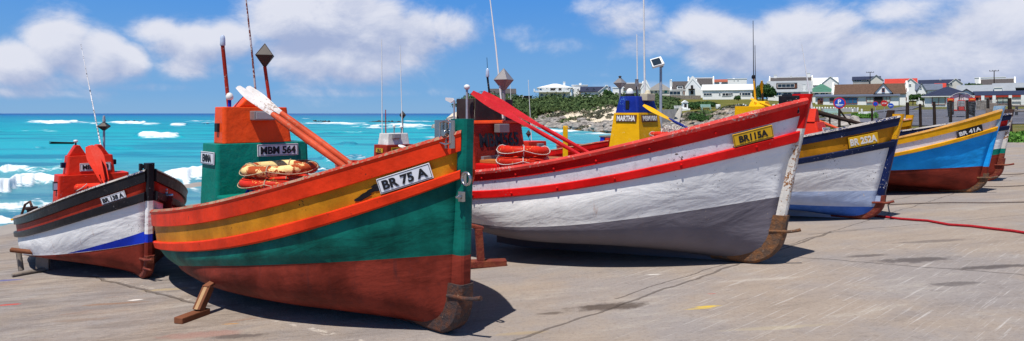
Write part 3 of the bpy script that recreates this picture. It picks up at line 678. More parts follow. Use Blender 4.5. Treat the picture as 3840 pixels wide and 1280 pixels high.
a0=b.on_y(383,572,.18); a1=b.on_y(303,165,.18); mast(b,'whip_antenna',[a0,(a0+a1)/2,a1],[.014,.010,.004],paint('banded_whip',(.7,.68,.7,1),chip=(.02,.02,.04,1),chipamt=.22))
k=MB(); k.lathe(a0-Vector((0,0,.08)),[(.05,0),(.035,.04),(.02,.09)],12); k.build('antenna_foot',M['whiteplastic'],b.root)
c_=b.on_y(390,474,.28); reflector(b,c_,.115,M['darkmetal'],hr=.75,pole=(c_.x,c_.y,1.5),polemat=M['polegrey'],pr=.02,rot=.2); k=MB(); k.lathe(c_+Vector((0,0,.08)),[(.025,0),(.03,.03),(.02,.06),(.024,.08),(.012,.12)],10); k.build('lamp_lens',M['lens'],b.root)
oar(b.world(*b.at(336,552,10.9)),b.world(*b.at(395,705,10.5)),.78,(M['redcab2'],M['redcab2']),'red oar with broad blade, propped against the MBM 5 casing and nearer the camera',w=.20,group='red oars of the left boat')
oar(b.world(*b.at(350,552,11.1)),b.world(*b.at(410,700,10.7)),.78,(M['redcab2'],M['redcab2']),'red oar half hidden behind the nearer one on the MBM 5 casing',w=.20,group='red oars of the left boat')
W=b.world(*b.at(345,708,10.7)); fb=empty('marker_float',W,0,'red cylindrical float lying beside the left boat casing','float'); k=MB(); k.tube([(-.30,.05,0),(-.27,.04,.0),(.3,-.05,.05),(.33,-.05,.05)],[.04,.075,.06,.03],14); k.build('float_body',M['ringred'],fb); k=MB(); k.tube([(-.28,.0,-.05),(-.1,-.1,.02),(-.03,-.08,.09)],.008,6); k.build('lanyard',M['ropewhite'],fb)
e=MB(); ec=b.on_x(118,790,-b.L+.62); ec.z=b.z(0,.08)-.16; e.lathe(ec,[(.07,0),(.07,.26),(.10,.28),(.10,.32)],16); e=e.build('bilge_pump',M['rust'],b.root)
k=MB(); k.tube([ec+Vector((.03,0,.33)),ec+Vector((-.02,-.02,.42)),ec+Vector((-.13,-.08,.36)),ec+Vector((-.20,-.13,.15)),ec+Vector((-.24,-.15,.0))],.022,8); k.build('pump_handle',M['rust'],e)
k=MB(); k.tube([ec+Vector((.02,-.08,.02)),ec+Vector((-.12,-.18,.10)),ec+Vector((-.34,-.26,.07))],.020,8); k.build('yellow_hose',M['yellow'],e)
# --- navy and ochre boat, number BR252A
b=Boat((3303,825),41,5.4,2.3,.34,[
 [(2993,518),(3141,487),(3345,448)],[(2990,543),(3176,508),(3350,473)],[(2981,593),(3176,556),(3339,529)],[(2975,616),(3176,576),(3301,557)],[(2961,717),(3120,717),(3269,717)]],
 428,.27,'white fishing boat with navy gunwale and ochre band, number BR252A on its bow',fit=1,deg=2,off=(0,.13,.33,.42,.80),mid=.48,stern=.46)
B4=b
b.hull([M['ochre'],M['whitehull'],M['mixhull'],M['palebottom']],split=lambda m,q,l,side: 3 if (m==2 and l>4.55) else m); b.inside(M['deckred'],M['deckgrey'],.28); b.rails(M['navy'],M['wearwhite'],M['navy'])
b.stempost([(0,M['mixhull']),(b.z(4,1)-.06,M['navyspot']),(b.z(2,1),M['yellow'])],w=.13,depth=.17,z0=b.R*.8,fw=.05)
b.shoe(M['rustred'],back=.50,up=.05,hookz=.28,hooklen=.16,band=.09)
b.numberplate(3180,3290,1.15,1.88,'BR 252A',M['plateyellow'],M['inkwhite'],out=.025,hk=1.0,lw=.9,border=False,lh=.66)
f=MB(); f.frustum((b.stem(b.Ht)-.16,0,b.Ht-.16),.10,.22,(b.stem(b.Ht)-.13,0,b.Ht+.06),.08,.14); f.box((b.stem(b.Ht)-.24,-.02,b.Ht-.12),(.1,.26,.10)); f.build('mooring_bitt',M['timberdark'],b.root,bevel=.01)
xc=b.on_y(3062,470,0).x
cab=MB(); cab.frustum((xc,0,.98),.62,1.0,(xc,0,1.24),.54,.92,ch=.04); cab=cab.build('wheelhouse',M['redcab2'],b.root,bevel=.012)
k=MB(); k.frustum((xc-.05,0,1.241),.38,.62,(xc-.08,0,1.52),.28,.46,ch=.03); upo=k.build('upper_casing',M['redcab2'],cab,bevel=.012)
k=MB(); k.prism([Vector((0,-.15,1.521)),Vector((0,.15,1.521)),Vector((0,.03,1.74)),Vector((0,-.05,1.74))],(xc-.16,-.10,0),(xc+.04,-.10,0)); k.build('roof_peak',M['redcab2'],upo,bevel=.01)
plate(cab,Vector((xc+.14,.08,1.36)),(0,1,0),(-.2,0,1),.42,.14,'MBM 46',M['platewhite'],M['inkblack'],lw=.84,lh=.6)
k=MB(); k.lathe((xc+.22,-.46,1.14),[(.05,0),(.05,.16),(.035,.17),(.03,.24)],12); k.build('side_light',M['black'],b.root)
a0=b.on_y(3046,415,.25); a1=b.on_y(3006,165,.25); mast(b,'whip_antenna',[a0-Vector((0,0,.5)),a0,(a0+a1)/2,a1],[.022,.018,.009,.004],M['whip'])
oar(b.world(*b.at(2950,408,12.4)),b.world(*b.at(3150,486,11.4)),.5,(M['oarorange'],M['oarorange']),'faded red-orange oar lying from the wheelhouse of the BR252A boat to its gunwale',w=.13)
k=MB(); p_=b.at(3012,408,12.6); q_=b.at(3235,467,11.6); k.tube([p_,q_],[.05,.025],8); r0=empty('boat_spar',b.world(*q_),0,'long dark wooden spar lying across the BR252A boat','spar'); 
k2=MB(); k2.tube([b.world(*p_)-b.world(*q_),Vector((0,0,0))],[.055,.03],8); k2.build('spar_pole',M['timberdark'],r0)
# --- bright blue boat, number BR41A
b=Boat((3692,724),42,5.6,2.3,.36,[
 [(3342,529),(3490,490),(3606,458),(3749,420)],[(3339,550),(3589,487),(3746,444)],[(3333,575),(3490,543),(3737,467)],[(3330,589),(3490,554),(3723,484)],[(3318,640),(3500,632),(3717,622)]],
 398,.28,'bright blue fishing boat with yellow gunwale and red bottom, number BR41A',fit=1,deg=2,off=(0,.12,.26,.34,.80),mid=.48,stern=.46)
B5=b
b.hull([M['whiteband'],M['skyhull'],M['bottomred']]); b.inside(M['yellow'],M['deckgrey'],.28); b.rails(M['yellow'],M['yelwood'],M['yellow'])
b.stempost([(0,M['bottomred']),(b.z(4,1),M['skyhull']),(b.z(2,1),paint('pale_blue_stemhead',(.35,.5,.62,1),chip=(.03,.2,.5,1),chipamt=.2))],w=.12,depth=.17,z0=b.R*.8,fw=.04)
b.shoe(M['rustpale'],back=.50,up=.02,hookz=.30,hooklen=.18,band=.10)
b.numberplate(3588,3680,1.08,1.95,'BR 41A',M['black'],M['inkwhite'],out=.02,hk=1.05,lw=.86,border=False,lh=.55)
f=MB(); f.box((b.stem(b.Ht)-.14,0,b.Ht-.02),(.12,.10,.16)); f.box((b.stem(b.Ht)-.20,-.02,b.Ht-.10),(.1,.26,.10)); f.build('mooring_bitt',M['timbergrey'],b.root,bevel=.01)
k=MB(); k.frustum((-3.4,0,.2),.85,1.15,(-3.4,0,.60),.75,1.05,ch=.04); k.build('engine_casing',M['yellowcab'],b.root,bevel=.012)
k=MB(); k.tube([b.on_y(3358,576,.2),b.on_y(3425,596,.2)],.03,8); k.build('grab_rail',M['polegrey'],b.root)
# --- the fifth bow behind it
b=Boat((3752,680),42,5.8,2.2,.34,None,410,.20,'white fishing boat with rust-streaked stem and green waterline stripe, last in the row',off=(0,.12,.24,.34,.86),mid=.50,stern=.50)
B6=b
b.hull([M['red'],M['whitehull'],M['bottomred'],M['tealcab']],split=lambda m,q,l,side: 3 if (m==1 and l>3.78) else m); b.inside(M['deckred'],M['deckgrey'],.28); b.rails(M['navy'],M['wearwhite'],M['navy'])
b.stempost([(0,M['rustred']),(b.z(4,1),M['tealcab']),(b.z(4,1)+.13,M['stemwhite']),(b.Ht*.90,M['rust'])],w=.12,depth=.16,z0=b.R*.7,fw=.04)
b.shoe(M['rustred'],back=.45,up=.16,hookz=.36,hooklen=.20,band=.10)
k=MB(); k.frustum((-3.3,0,.3),.85,1.15,(-3.3,0,.80),.75,1.05,ch=.04); k.build('engine_casing',M['redcab2'],b.root,bevel=.012)
# --- boats nearer the water, mostly hidden: cabins show above the front row
def hidden_boat(px,D,ang,label,hullm,lx=-3.2,L=5.8,dz=0):
    """px: photo column of the cabin centre, D: its distance"""
    a=math.radians(ang); u=Vector((math.cos(a),-math.sin(a),0)); c=P(px,600,D); c.z=0; foot=c-u*lx; foot.z=gz(foot.x,foot.y)
    bb=Boat(foot,ang,L,2.1,.32,None,1.45+dz,.2,label,mid=.5,stern=.5)
    bb.hull([M[hullm[0]],M[hullm[1]],M[hullm[2]]]); bb.inside(M[hullm[3]],M['deckgrey'],.26); bb.rails(M[hullm[4]],M['wearwood'],M[hullm[4]])
    bb.stempost([(0,M[hullm[2]]),(.4,M[hullm[1]])],w=.11,depth=.15,z0=.28); bb.shoe(M['rust'],back=.4,up=.02,hookz=.28,hooklen=.15,band=.08); bb.lx=lx; bb.D=D; return bb
# OSLO
b=hidden_boat(1478,19.0,45,'small boat with white upper casing and red lower one, name OSLO in yellow',('whiteband','whitehull','bottomred','deckred','red'))
B7=b; z_=lambda py: H-(py-HY)/F*b.D-b.foot.z; x_=b.lx; m_=b.D/F
k=MB(); k.frustum((x_,0,.3),.70,1.02,(x_,0,z_(542)),.66,.98,ch=.03); cab=k.build('wheelhouse',M['redcab'],b.root,bevel=.012)
k=MB(); k.frustum((x_-.02,0,z_(542)+.001),.52,.80,(x_-.02,0,z_(500)),.46,.72,ch=.04); k.build('upper_casing',paint('rust_streaked_white_casing',(.74,.72,.68,1),rust=.9,bump=.3),cab,bevel=.012)
plate(cab,Vector((x_,-.515,z_(562))),(1,0,0),(0,.02,1),.36,.13,'OSLO',M['plateyellow'],M['inkblack'],name='name_plate',lw=.62,lh=.6)
plate(cab,Vector((x_+.345,-.10,z_(560))),(0,1,0),(0,0,1),.46,.14,'MBM 52',M['plateyellow'],M['inkblack'],lw=.84,lh=.6)
lamp_box(b,(x_+.25,-.10,z_(510)),.26,.14,.12)
for px0,px1,y0,y1,c,r,mt in((1433,1431,505,147,-.28,.016,'whip'),(1509,1500,500,172,.20,.016,'whip'),(1447,1446,500,412,-.18,.02,'redpole')):
    p_=b.on_y(px0,y0,c);q_=b.on_y(px1,y1,c); mast(b,'whip_antenna' if mt=='whip' else 'light_pole',[p_-Vector((0,0,.05)),q_],[r,r*.7],M[mt],6)
for px,py in((1478,478),(1505,482)):
    p_=b.on_y(px,500,-.02); q_=b.on_y(px,py,-.02); mast(b,'lamp_stub',[p_,q_],.02,M['greymetal'],6); k=MB(); k.lathe(q_,[(.03,0),(.05,.02),(.05,.06),(.02,.09)],10); k.build('nav_light',M['whiteplastic'],b.root)
c_=b.on_y(1510,432,.32); reflector(b,c_,.12,M['darkmetal'],hr=1,pole=(c_.x,c_.y,z_(503)),polemat=M['rust'],pr=.02)
oar(b.world(*(b.at(1496,548,18.3))),b.world(*(b.at(1560,562,18.0))),.35,(M['oarwhite'],M['oarwhite']),'short white oar lying on the OSLO boat',w=.11)
# MARTHA
b=hidden_boat(2388,16.0,40,'boat with tall yellow wheelhouse and navy upper casing, name MARTHA on a brown board',('ochre','yellow','bottomred','yellow','navy'),L=4.7,lx=-3.1,dz=-.35)
B8=b; x_=b.lx
k=MB(); k.frustum((x_,0,.3),.98,1.42,(x_,0,z_(424)),.68,1.06,ch=0); cab=k.build('wheelhouse',M['yellowcab'],b.root,bevel=.012)
k=MB(); k.frustum((x_,0,z_(424)+.001),.66,1.04,(x_,0,z_(363)),.50,.86,ch=.06); upo=k.build('upper_casing',M['bluecab'],cab,bevel=.02)
zz=z_(444); k0=.98-.30*((zz-.3)/(z_(424)-.3)); k1=1.42-.36*((zz-.3)/(z_(424)-.3)); sl=.18/(z_(424)-.3)
plate(cab,Vector((x_+.02,-k1/2-.012,zz)),(1,0,0),(0,sl,1),.56,.17,'MARTHA',M['boardbrown'],M['inkwhite'],name='name_board',th=.03,border=False,lw=.9,lh=.78,bold=.03)
plate(cab,Vector((x_+k0/2+.012,-.03,zz)),(0,1,0),(-.15/(z_(424)-.3),0,1),.78,.17,'MBM1081',M['boardbrown'],M['inkwhite'],th=.03,border=False,lw=.9,lh=.74,bold=.02)
k=MB(); k.box((x_+.02,-.50,z_(395)),(.10,.03,.22)); k.build('port_hole',M['inkblack'],upo,bevel=.01)
k=MB(); k.box((x_+.30,.0,z_(366)),(.20,.42,.18)); k.lathe((x_+.30,0,z_(352)),[(.08,0),(.06,.06),(.02,.09)],10); k.build('floodlight',plain('aged_cream_plastic',(.55,.48,.34,1),.5),b.root,bevel=.03)
p_=b.on_y(2362,362,-.1); k=MB(); k.lathe(p_-Vector((0,0,.05)),[(.11,0),(.12,.06),(.10,.12)],14); k.build('dome_base',M['blackrub'],b.root); k=MB(); k.lathe(p_+Vector((0,0,.07)),[(.09,0),(.09,.05),(.07,.10),(.03,.13)],16); k.build('compass_dome',M['whiteplastic'],b.root)
c_=b.on_y(2325,312,-.25); reflector(b,c_,.165,M['greymetal'],hr=.9,pole=(c_.x,c_.y,z_(385)),polemat=M['greymetal'],pr=.022,rot=.75); k=MB(); k.lathe(c_+Vector((0,0,.14)),[(.03,0),(.045,.02),(.02,.04)],8); k.build('reflector_cap',M['darkmetal'],b.root)
for px0,y0,px1,y1,c,r,mt in((2391,368,2388,130,.1,.018,'whip'),(2418,368,2413,-60,.2,.026,'whip'),(2388,368,2388,325,-.05,.025,'darkmetal')):
    p_=b.on_y(px0,y0,c);q_=b.on_y(px1,y1,c); mast(b,'whip_antenna' if mt=='whip' else 'light_pole',[p_,q_],[r,r*.7],M[mt],8)
k=MB(); k.lathe(q_,[(.04,0),(.05,.05),(.04,.16),(.05,.18)],10); k.build('lamp_lens',M['greymetal'],b.root)
oar(b.world(*b.at(2412,398,15.2)),b.world(*b.at(2600,492,14.6)),.80,(M['yellowcab'],M['bluecab']),'oar with yellow blade and blue shaft, leaning on the MARTHA wheelhouse',w=.16,r=.032)
lifering(b.world(*b.at(2496,504,14.6)),.36,.07,'ringred','orange-red life ring on deck right of the MARTHA wheelhouse','ropewhite')
nt=MB(); rr=random.Random(3)
for i in range(34):
    c=b.at(2520+rr.uniform(-28,30),488+rr.uniform(-10,8),14.9+rr.uniform(-.2,.2)); a=rr.uniform(0,6.28); pts=[c+Vector((.14*math.cos(a+t)*rr.uniform(.7,1.2),.10*math.sin(a+t),.07*math.sin(2*t+i))) for t in np.linspace(0,4.5,9)]; nt.tube(pts,.007,5)
W=b.world(*b.at(2520,500,14.9)); no=empty('rope_coil',W,0,'tangle of white rope heaped behind the life ring on the MARTHA boat','rope')
nt.v=[tuple(b.world(*v)-W) for v in nt.v]; nt.build('rope_strands',M['ropewhite'],no)
# AGULHAS
b=hidden_boat(2290,25.0,40,'small boat with blue stepped wheelhouse, name AGULHAS under it',('blue','blue','bottomred','blue','red'),L=5.4,lx=-3.0)
B9=b; x_=b.lx
k=MB(); k.frustum((x_,0,.3),.9,1.3,(x_,0,z_(540)),.88,1.26,ch=.02); cab=k.build('wheelhouse',M['blue'],b.root,bevel=.012)
k=MB(); k.frustum((x_+.08,.02,z_(540)+.001),.62,.9,(x_+.08,.02,z_(512)),.60,.88,ch=.02); upo=k.build('upper_casing',M['blue'],cab,bevel=.01); k=MB(); k.box((x_+.08,.02,z_(511)),(.66,.94,.05)); k.build('roof_board',M['timbergrey'],upo)
plate(cab,Vector((x_+.0,-.655,z_(556))),(1,0,0),(0,.02,1),.86,.20,'AGULHAS',M['boardbrown'],M['inkwhite'],name='name_board',border=False,lw=.92,lh=.75,bold=.02)
k=MB(); k.box((x_+.05,-.44,z_(524)),(.14,.03,.20)); k.build('port_hole',M['inkblack'],upo)
p_=b.on_y(2250,568,-.6); k=MB(); k.lathe(p_,[(.13,0),(.15,.08),(.08,.16),(.06,.22)],10); k.build('winch_drum',M['redcab2'],b.root)
# boat with the small diamond reflector seen through the oars
b=hidden_boat(1985,22.0,40,'low red boat with a small dark diamond reflector, behind the MBM565 wheelhouse',('red','redcab2','bottomred','deckred','red'),L=5.2,lx=-3.0,dz=-.1)
x_=b.lx; k=MB(); k.frustum((x_,0,.3),.8,1.1,(x_,0,z_(530)),.72,1.0,ch=.03); cab=k.build('wheelhouse',M['redcab2'],b.root,bevel=.012); k=MB(); k.box((x_+.40,.1,z_(545)),(.10,.3,.14)); k.build('floodlight',M['greymetal'],cab,bevel=.01)
c_=b.on_y(1982,502,.1); reflector(b,c_,.10,M['darkmetal'],hr=1.25,pole=(c_.x+.08,c_.y,z_(530)),polemat=M['darkmetal'],pr=.01)
for px0,y0,px1,y1,c in((1997,545,1981,300,.1),(1925,500,1913,315,-.1)):
    p_=b.on_y(px0,y0,c);q_=b.on_y(px1,y1,c); mast(b,'whip_antenna',[p_-Vector((0,0,.5)),q_],[.014,.009],M['whip'],6)
# yellow boat behind the red bow
b=hidden_boat(2845,17.5,40,'yellow boat with a low yellow wheelhouse, seen over the red bow of the BR115A boat',('yellow','yellow','bottomred','yellow','yellow'),L=6.2,lx=-3.4,dz=.1)
B11=b; x_=b.lx
k=MB(); k.frustum((x_,0,.3),.95,1.5,(x_,0,z_(400)),.80,1.4,ch=.03); cab=k.build('wheelhouse',M['yellowcab'],b.root,bevel=.02); k=MB(); k.prism([Vector((0,-.35,z_(401))),Vector((0,.35,z_(401))),Vector((0,.10,z_(380))),Vector((0,-.15,z_(380)))],(x_-.2,.1,0),(x_+.2,.1,0)); k.build('roof_peak',M['yellowcab'],cab,bevel=.02)
for px0,y0,px1,y1,c,r,mt in((2836,428,2826,290,-.15,.036,'yellow'),(2826,290,2824,78,-.15,.012,'black'),(2834,380,2831,170,.1,.012,'darkmetal')):
    p_=b.on_y(px0,y0,c);q_=b.on_y(px1,y1,c); mast(b,'antenna_mast' if mt=='yellow' else 'whip_antenna',[p_,q_],[r,r*.6],M[mt],8)
k=MB(); k.lathe(b.on_y(2826,296,-.15),[(.05,0),(.06,.05),(.04,.10)],10); k.build('mast_clamp',M['black'],b.root)
oar(b.world(*b.at(2853,303,17.3)),b.world(*b.at(2862,392,17.5)),.40,(M['yellowcab'],M['darkmetal']),'upright yellow oar with dark shaft standing in the yellow boat',w=.13,r=.03)
oar(b.world(*b.at(2815,374,17.0)),b.world(*b.at(2900,404,16.6)),.30,(M['yellowcab'],M['yellowcab']),'yellow oar lying flat over the yellow wheelhouse roof',w=.12,r=.03)
# tall yellow post left of the AGULHAS cabin
k=MB(); k.box((0,0,.9),(.16,.16,1.8),top=.9); W=P(2120,560,19.5); W.z=gz(W.x,W.y); o_=k.build('mooring_post',M['yellowcab'],None,bevel=.02); o_.location=W; tag(o_,'square yellow post standing behind the red oars','post')
# ---- props, trestle, ropes
def prop(W,rz,scale,mats,label,head=True,lean=.35,h=.5):
    r=empty('boat_prop',W,rz,label,'boat prop')
    k=MB(); k.box((0,0,.045*scale),(.50*scale,.16*scale,.09*scale)); k.build('foot_board',mats[0],r,bevel=.01)
    k=MB(); a=Vector((.10*scale,0,.09*scale)); c=Vector((.10*scale+lean*h,0,h)); d=(c-a).normalized(); n=Vector((-d.z,0,d.x)); t=.05*scale
    k.prism([a+n*t,a-n*t,c-n*t,c+n*t],(0,-.07*scale,0),(0,.07*scale,0)); k.build('post',mats[1],r,bevel=.006)
    if len(mats)>2:
        k=MB(); k.prism([a+n*t*1.08,a-n*t*.2,c-n*t*.2,c+n*t*1.08],(0,-.03*scale,0),(0,.03*scale,0)); k.prism([a-n*t*1.12,a-n*t*.9,c-n*t*.9,c-n*t*1.12],(0,-.03*scale,0),(0,.03*scale,0)); k.build('pale_batten',mats[2],r)
    if head:
        k=MB(); Mx=Matrix.Rotation(-.25,3,'Y'); k.box(c+Vector((.02,0,.02)),(.18*scale,.12*scale,.04*scale),M=Mx); k.build('head_board',mats[0],r,bevel=.006)
    return r
W=G(722,1196); prop(W,math.radians(70),.72,(M['timber'],M['timber'],M['timberpale']),'brown timber prop with a pale batten, wedged under the stern of the front boat',h=.28,lean=.5)
W=G(1830,1000); prop(W,math.pi+.15,.95,(M['rustred'],M['rustred']),'red-painted prop standing under the white boat hull near the green stem',h=.50,lean=.06)
r=empty('launching_trestle',G(150,1030),0,'weathered grey wooden trestle under the stern of the left boat','trestle')
o=r.location; 
def wp(px,py,dz=0): q=G(px,py); return q+Vector((0,0,dz))-o
k=MB(); k.tube([wp(45,1041,.03),wp(172,1018,.03)],.035,4); k.build('foot_rail',M['timbergrey'],r)
k=MB(); a_=wp(80,1030,.06); k.tube([a_,a_+Vector((-.08,.05,.27))],.04,4); k.build('leg',M['timbergrey'],r)
k=MB(); a_=wp(140,1022,.06); k.box(a_+Vector((.05,.05,.11)),(.20,.04,.26)); k.build('leg',M['timbergrey'],r)
k=MB(); a_=wp(55,1036,.40); k.tube([a_+Vector((-.06,0,.0)),a_+Vector((1.05,.15,-.17))],.035,4); k.build('top_rail',M['timber'],r)
def rope(pts,r,mat,label,cat='rope'):
    o=pts[0]; k=MB(); k.tube([p-o+Vector((0,0,r)) for p in pts],r,8); ob=k.build('rope',M[mat]); ob.location=o; return tag(ob,label,cat)
def gp(lst,dz=.002): return [G(x,y)+Vector((0,0,dz)) for x,y in lst]
rope(gp([(3240,810),(3290,815),(3380,826),(3480,833),(3560,848),(3640,853),(3720,863),(3800,872),(3900,888),(4100,915),(4400,940),(5000,960),(5600,955)]),.018,'ropered','red hawser running over the concrete from the BR252A bow')
pp=gp([(3330,770),(3420,766),(3560,762),(3700,763),(3860,760),(4100,758)]); pp=[B4.world(B4.stem(.28)+.16,-.05,.29)]+pp
rope(pp,.010,'ropegrey','thin grey-brown rope from the rusty hook of the BR252A boat')
rope(gp([(3690,702),(3760,702),(3850,698),(4000,694)]),.010,'ropegrey','thin dark rope lying beyond the bright blue boat bow')
rope(gp([(3725,655),(3780,657),(3860,652),(4000,648)]),.010,'ropegrey','thin dark rope lying by the last boat in the row, farthest of the ground ropes')
# ================================================================== slipway, sand, sea, land
def vnoise(x,y,seed=0):
    x=np.asarray(x,float);y=np.asarray(y,float); xi=np.floor(x).astype(np.int64);yi=np.floor(y).astype(np.int64);xf=x-xi;yf=y-yi
    def h(a,b):
        n=(a*374761393+b*668265263+seed*1442695041)&0xffffffff; n=((n^(n>>13))*1274126177)&0xffffffff; return ((n^(n>>16))&0xffff)/65535.0
    u=xf*xf*(3-2*xf);v=yf*yf*(3-2*yf)
    return (h(xi,yi)*(1-u)+h(xi+1,yi)*u)*(1-v)+(h(xi,yi+1)*(1-u)+h(xi+1,yi+1)*u)*v
def fbm(x,y,o=4,seed=0,g=.5):
    s=0;a=1;t=0
    for i in range(o): s=s+a*vnoise(x*2**i,y*2**i,seed+i); t+=a; a*=g
    return s/t
def sstep(x,a,b): t=np.clip((x-a)/(b-a),0,1); return t*t*(3-2*t)
def grid_mesh(name,X,Y,Z,mat,attrs=None,smooth=True,kind='structure'):
    n,m=X.shape; me=bpy.data.meshes.new(name); co=np.stack([X,Y,Z],-1).reshape(-1,3)
    i=np.arange(n-1)[:,None]*m+np.arange(m-1)[None]; q=np.stack([i,i+1,i+m+1,i+m],-1).reshape(-1,4)
    me.vertices.add(n*m); me.vertices.foreach_set('co',co.ravel()); me.loops.add(q.size); me.loops.foreach_set('vertex_index',q.ravel().astype(np.int32))
    me.polygons.add(len(q)); me.polygons.foreach_set('loop_start',np.arange(0,q.size,4,dtype=np.int32)); me.polygons.foreach_set('use_smooth',np.full(len(q),smooth))
    me.update(calc_edges=True)
    for k,v in (attrs or {}).items():
        at=me.attributes.new(k,'FLOAT','POINT'); at.data.foreach_set('value',np.asarray(v,np.float32).ravel())
    me.materials.append(mat); o=bpy.data.objects.new(name,me); COL.objects.link(o)
    if kind: o['kind']=kind
    return o
# ---- concrete of the slipway
def ellipse(t,vec,px,py,rx,ry,soft=.5,rot=0):
    """soft-edged patch on the slab, centre given as a slab point, radii in metres"""
    c=G(px,py); m=t.scale(vec,(1,1,1)); s=t.add('ShaderNodeVectorMath',operation='SUBTRACT'); t.l.new(vec,s.inputs[0]); s.inputs[1].default_value=(c.x,c.y,0)
    r=t.scale(s.outputs[0],(1/rx,1/ry,0),rot=(0,0,0)); r_=t.add('ShaderNodeVectorRotate'); r_.rotation_type='Z_AXIS'
    if rot: t.l.new(s.outputs[0],r_.inputs[0]); r_.inputs['Angle'].default_value=rot; r=t.scale(r_.outputs[0],(1/rx,1/ry,0))
    L=t.add('ShaderNodeVectorMath',operation='LENGTH'); t.l.new(r,L.inputs[0]); n=t.noise(vec,7,5,.7)
    d=t.math('ADD',L.outputs['Value'],t.math('MULTIPLY',t.math('SUBTRACT',n,.5),1.6)); return t.math('SUBTRACT',1,t.ramp(d,1-soft,1+soft*.3))
def line_mask(t,vec,p,q,w,wob=.10):
    """thin crack / joint between two slab points"""
    a=G(*p);b=G(*q);d=(b-a);d.z=0;d.normalize(); n=Vector((-d.y,d.x,0))
    dt=t.add('ShaderNodeVectorMath',operation='DOT_PRODUCT'); t.l.new(vec,dt.inputs[0]); dt.inputs[1].default_value=n
    ns=t.noise(vec,2.2,4,.6); v=t.math('ADD',t.math('SUBTRACT',dt.outputs['Value'],n.x*a.x+n.y*a.y),t.math('MULTIPLY',t.math('SUBTRACT',ns,.5),wob))
    al=t.add('ShaderNodeVectorMath',operation='DOT_PRODUCT'); t.l.new(vec,al.inputs[0]); al.inputs[1].default_value=d; a0=d.x*a.x+d.y*a.y; a1=d.x*b.x+d.y*b.y
    k=t.math('MULTIPLY',t.math('GREATER_THAN',al.outputs['Value'],a0),t.math('LESS_THAN',al.outputs['Value'],a1))
    return t.math('MULTIPLY',t.math('SUBTRACT',1,t.ramp(t.math('ABSOLUTE',v),w*.4,w)),k),v
mc,t,bs=newmat('slipway_concrete'); g=t.add('ShaderNodeNewGeometry').outputs['Position']
flat=t.scale(g,(1,1,0))
n1=t.noise(flat,.55,6,.65); n2=t.noise(flat,3.2,6,.7); n3=t.noise(flat,26,4,.7)
st=t.noise(t.scale(flat,(.6,2.2,0),rot=(0,0,-.15)),1.2,7,.75)       # board-and-drag streaks running across the ramp
sx=t.add('ShaderNodeSeparateXYZ'); t.l.new(g,sx.inputs[0])
warm=S(182,166,152,.73); cool=S(170,161,157,.73); dk=S(112,100,94,.6); pale=S(205,196,184,.8)
c=t.mix(t.ramp(n1,.38,.62),cool,warm); c=t.mix(t.math('MULTIPLY',t.ramp(st,.48,.74),.32),c,dk); c=t.mix(t.math('MULTIPLY',t.ramp(st,.48,.30),.45),c,pale)
leftside=t.ramp(t.math('ADD',sx.outputs[0],t.math('MULTIPLY',sx.outputs[1],.25)),1.5,-2.0)
st2=t.noise(t.scale(flat,(.7,3.6,0),rot=(0,0,-.12)),1.5,8,.8,.4)
c=t.mix(t.math('MULTIPLY',t.math('MULTIPLY',t.ramp(st2,.42,.62),leftside),.36),c,S(104,90,86,.55))
c=t.mix(t.math('MULTIPLY',t.ramp(n2,.55,.75),.35),c,S(128,112,104,.6)); c=t.mix(t.math('MULTIPLY',t.ramp(n3,.50,.70),.28),c,S(110,98,92,.6)); c=t.mix(t.math('MULTIPLY',t.ramp(n3,.42,.28),.25),c,pale)
rs=t.noise(t.scale(flat,(.6,2.5,0),rot=(0,0,-.3)),.9,5,.7); c=t.mix(t.math('MULTIPLY',t.math('MULTIPLY',t.ramp(rs,.60,.74),leftside),.5),c,S(170,110,70,.6))
# raked white scratches at the right
sc=t.noise(t.scale(flat,(.5,15,0),rot=(0,0,-.68)),2.2,5,.75); rg=t.ramp(t.noise(flat,.33,3,.5),.45,.6)
reg=t.math('MULTIPLY',t.ramp(sx.outputs[0],.4,1.8),t.ramp(sx.outputs[1],9.5,7.0)); c=t.mix(t.math('MULTIPLY',t.math('MULTIPLY',t.ramp(sc,.54,.70),reg),.55),c,S(222,216,212,.85))
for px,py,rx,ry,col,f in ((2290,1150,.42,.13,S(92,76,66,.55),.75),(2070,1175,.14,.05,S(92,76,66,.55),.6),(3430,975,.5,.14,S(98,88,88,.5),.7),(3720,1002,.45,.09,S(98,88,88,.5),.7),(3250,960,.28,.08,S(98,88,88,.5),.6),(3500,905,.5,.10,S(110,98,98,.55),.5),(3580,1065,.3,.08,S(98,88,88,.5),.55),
    (2650,1150,.12,.03,S(225,190,60,.9),.85),(2620,1158,.16,.02,S(225,190,60,.9),.6),(2670,1102,.05,.01,S(200,50,40,.8),.8),(2900,1230,.5,.05,S(215,195,140,.8),.18),(1960,1250,.25,.05,S(205,170,90,.8),.25),
    (35,1143,.17,.045,S(215,75,65,.8),.8),(760,1255,.45,.12,S(190,110,90,.7),.32),(880,1262,.28,.07,S(105,92,90,.55),.7),(640,1085,.42,.07,S(190,168,130,.8),.65),(512,1125,.10,.03,S(235,228,222,.95),.9),(410,1140,.5,.05,S(175,120,70,.6),.5),(20,1052,.30,.06,S(60,80,190,.7),.55),(865,1215,.08,.02,S(215,150,60,.8),.7),(300,1200,.4,.06,S(165,140,120,.7),.4),(2830,1050,.5,.05,S(215,205,195,.85),.22),(2450,1030,.10,.03,S(240,236,230,.95),.6)):
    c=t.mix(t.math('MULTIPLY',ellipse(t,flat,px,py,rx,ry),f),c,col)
cr=None
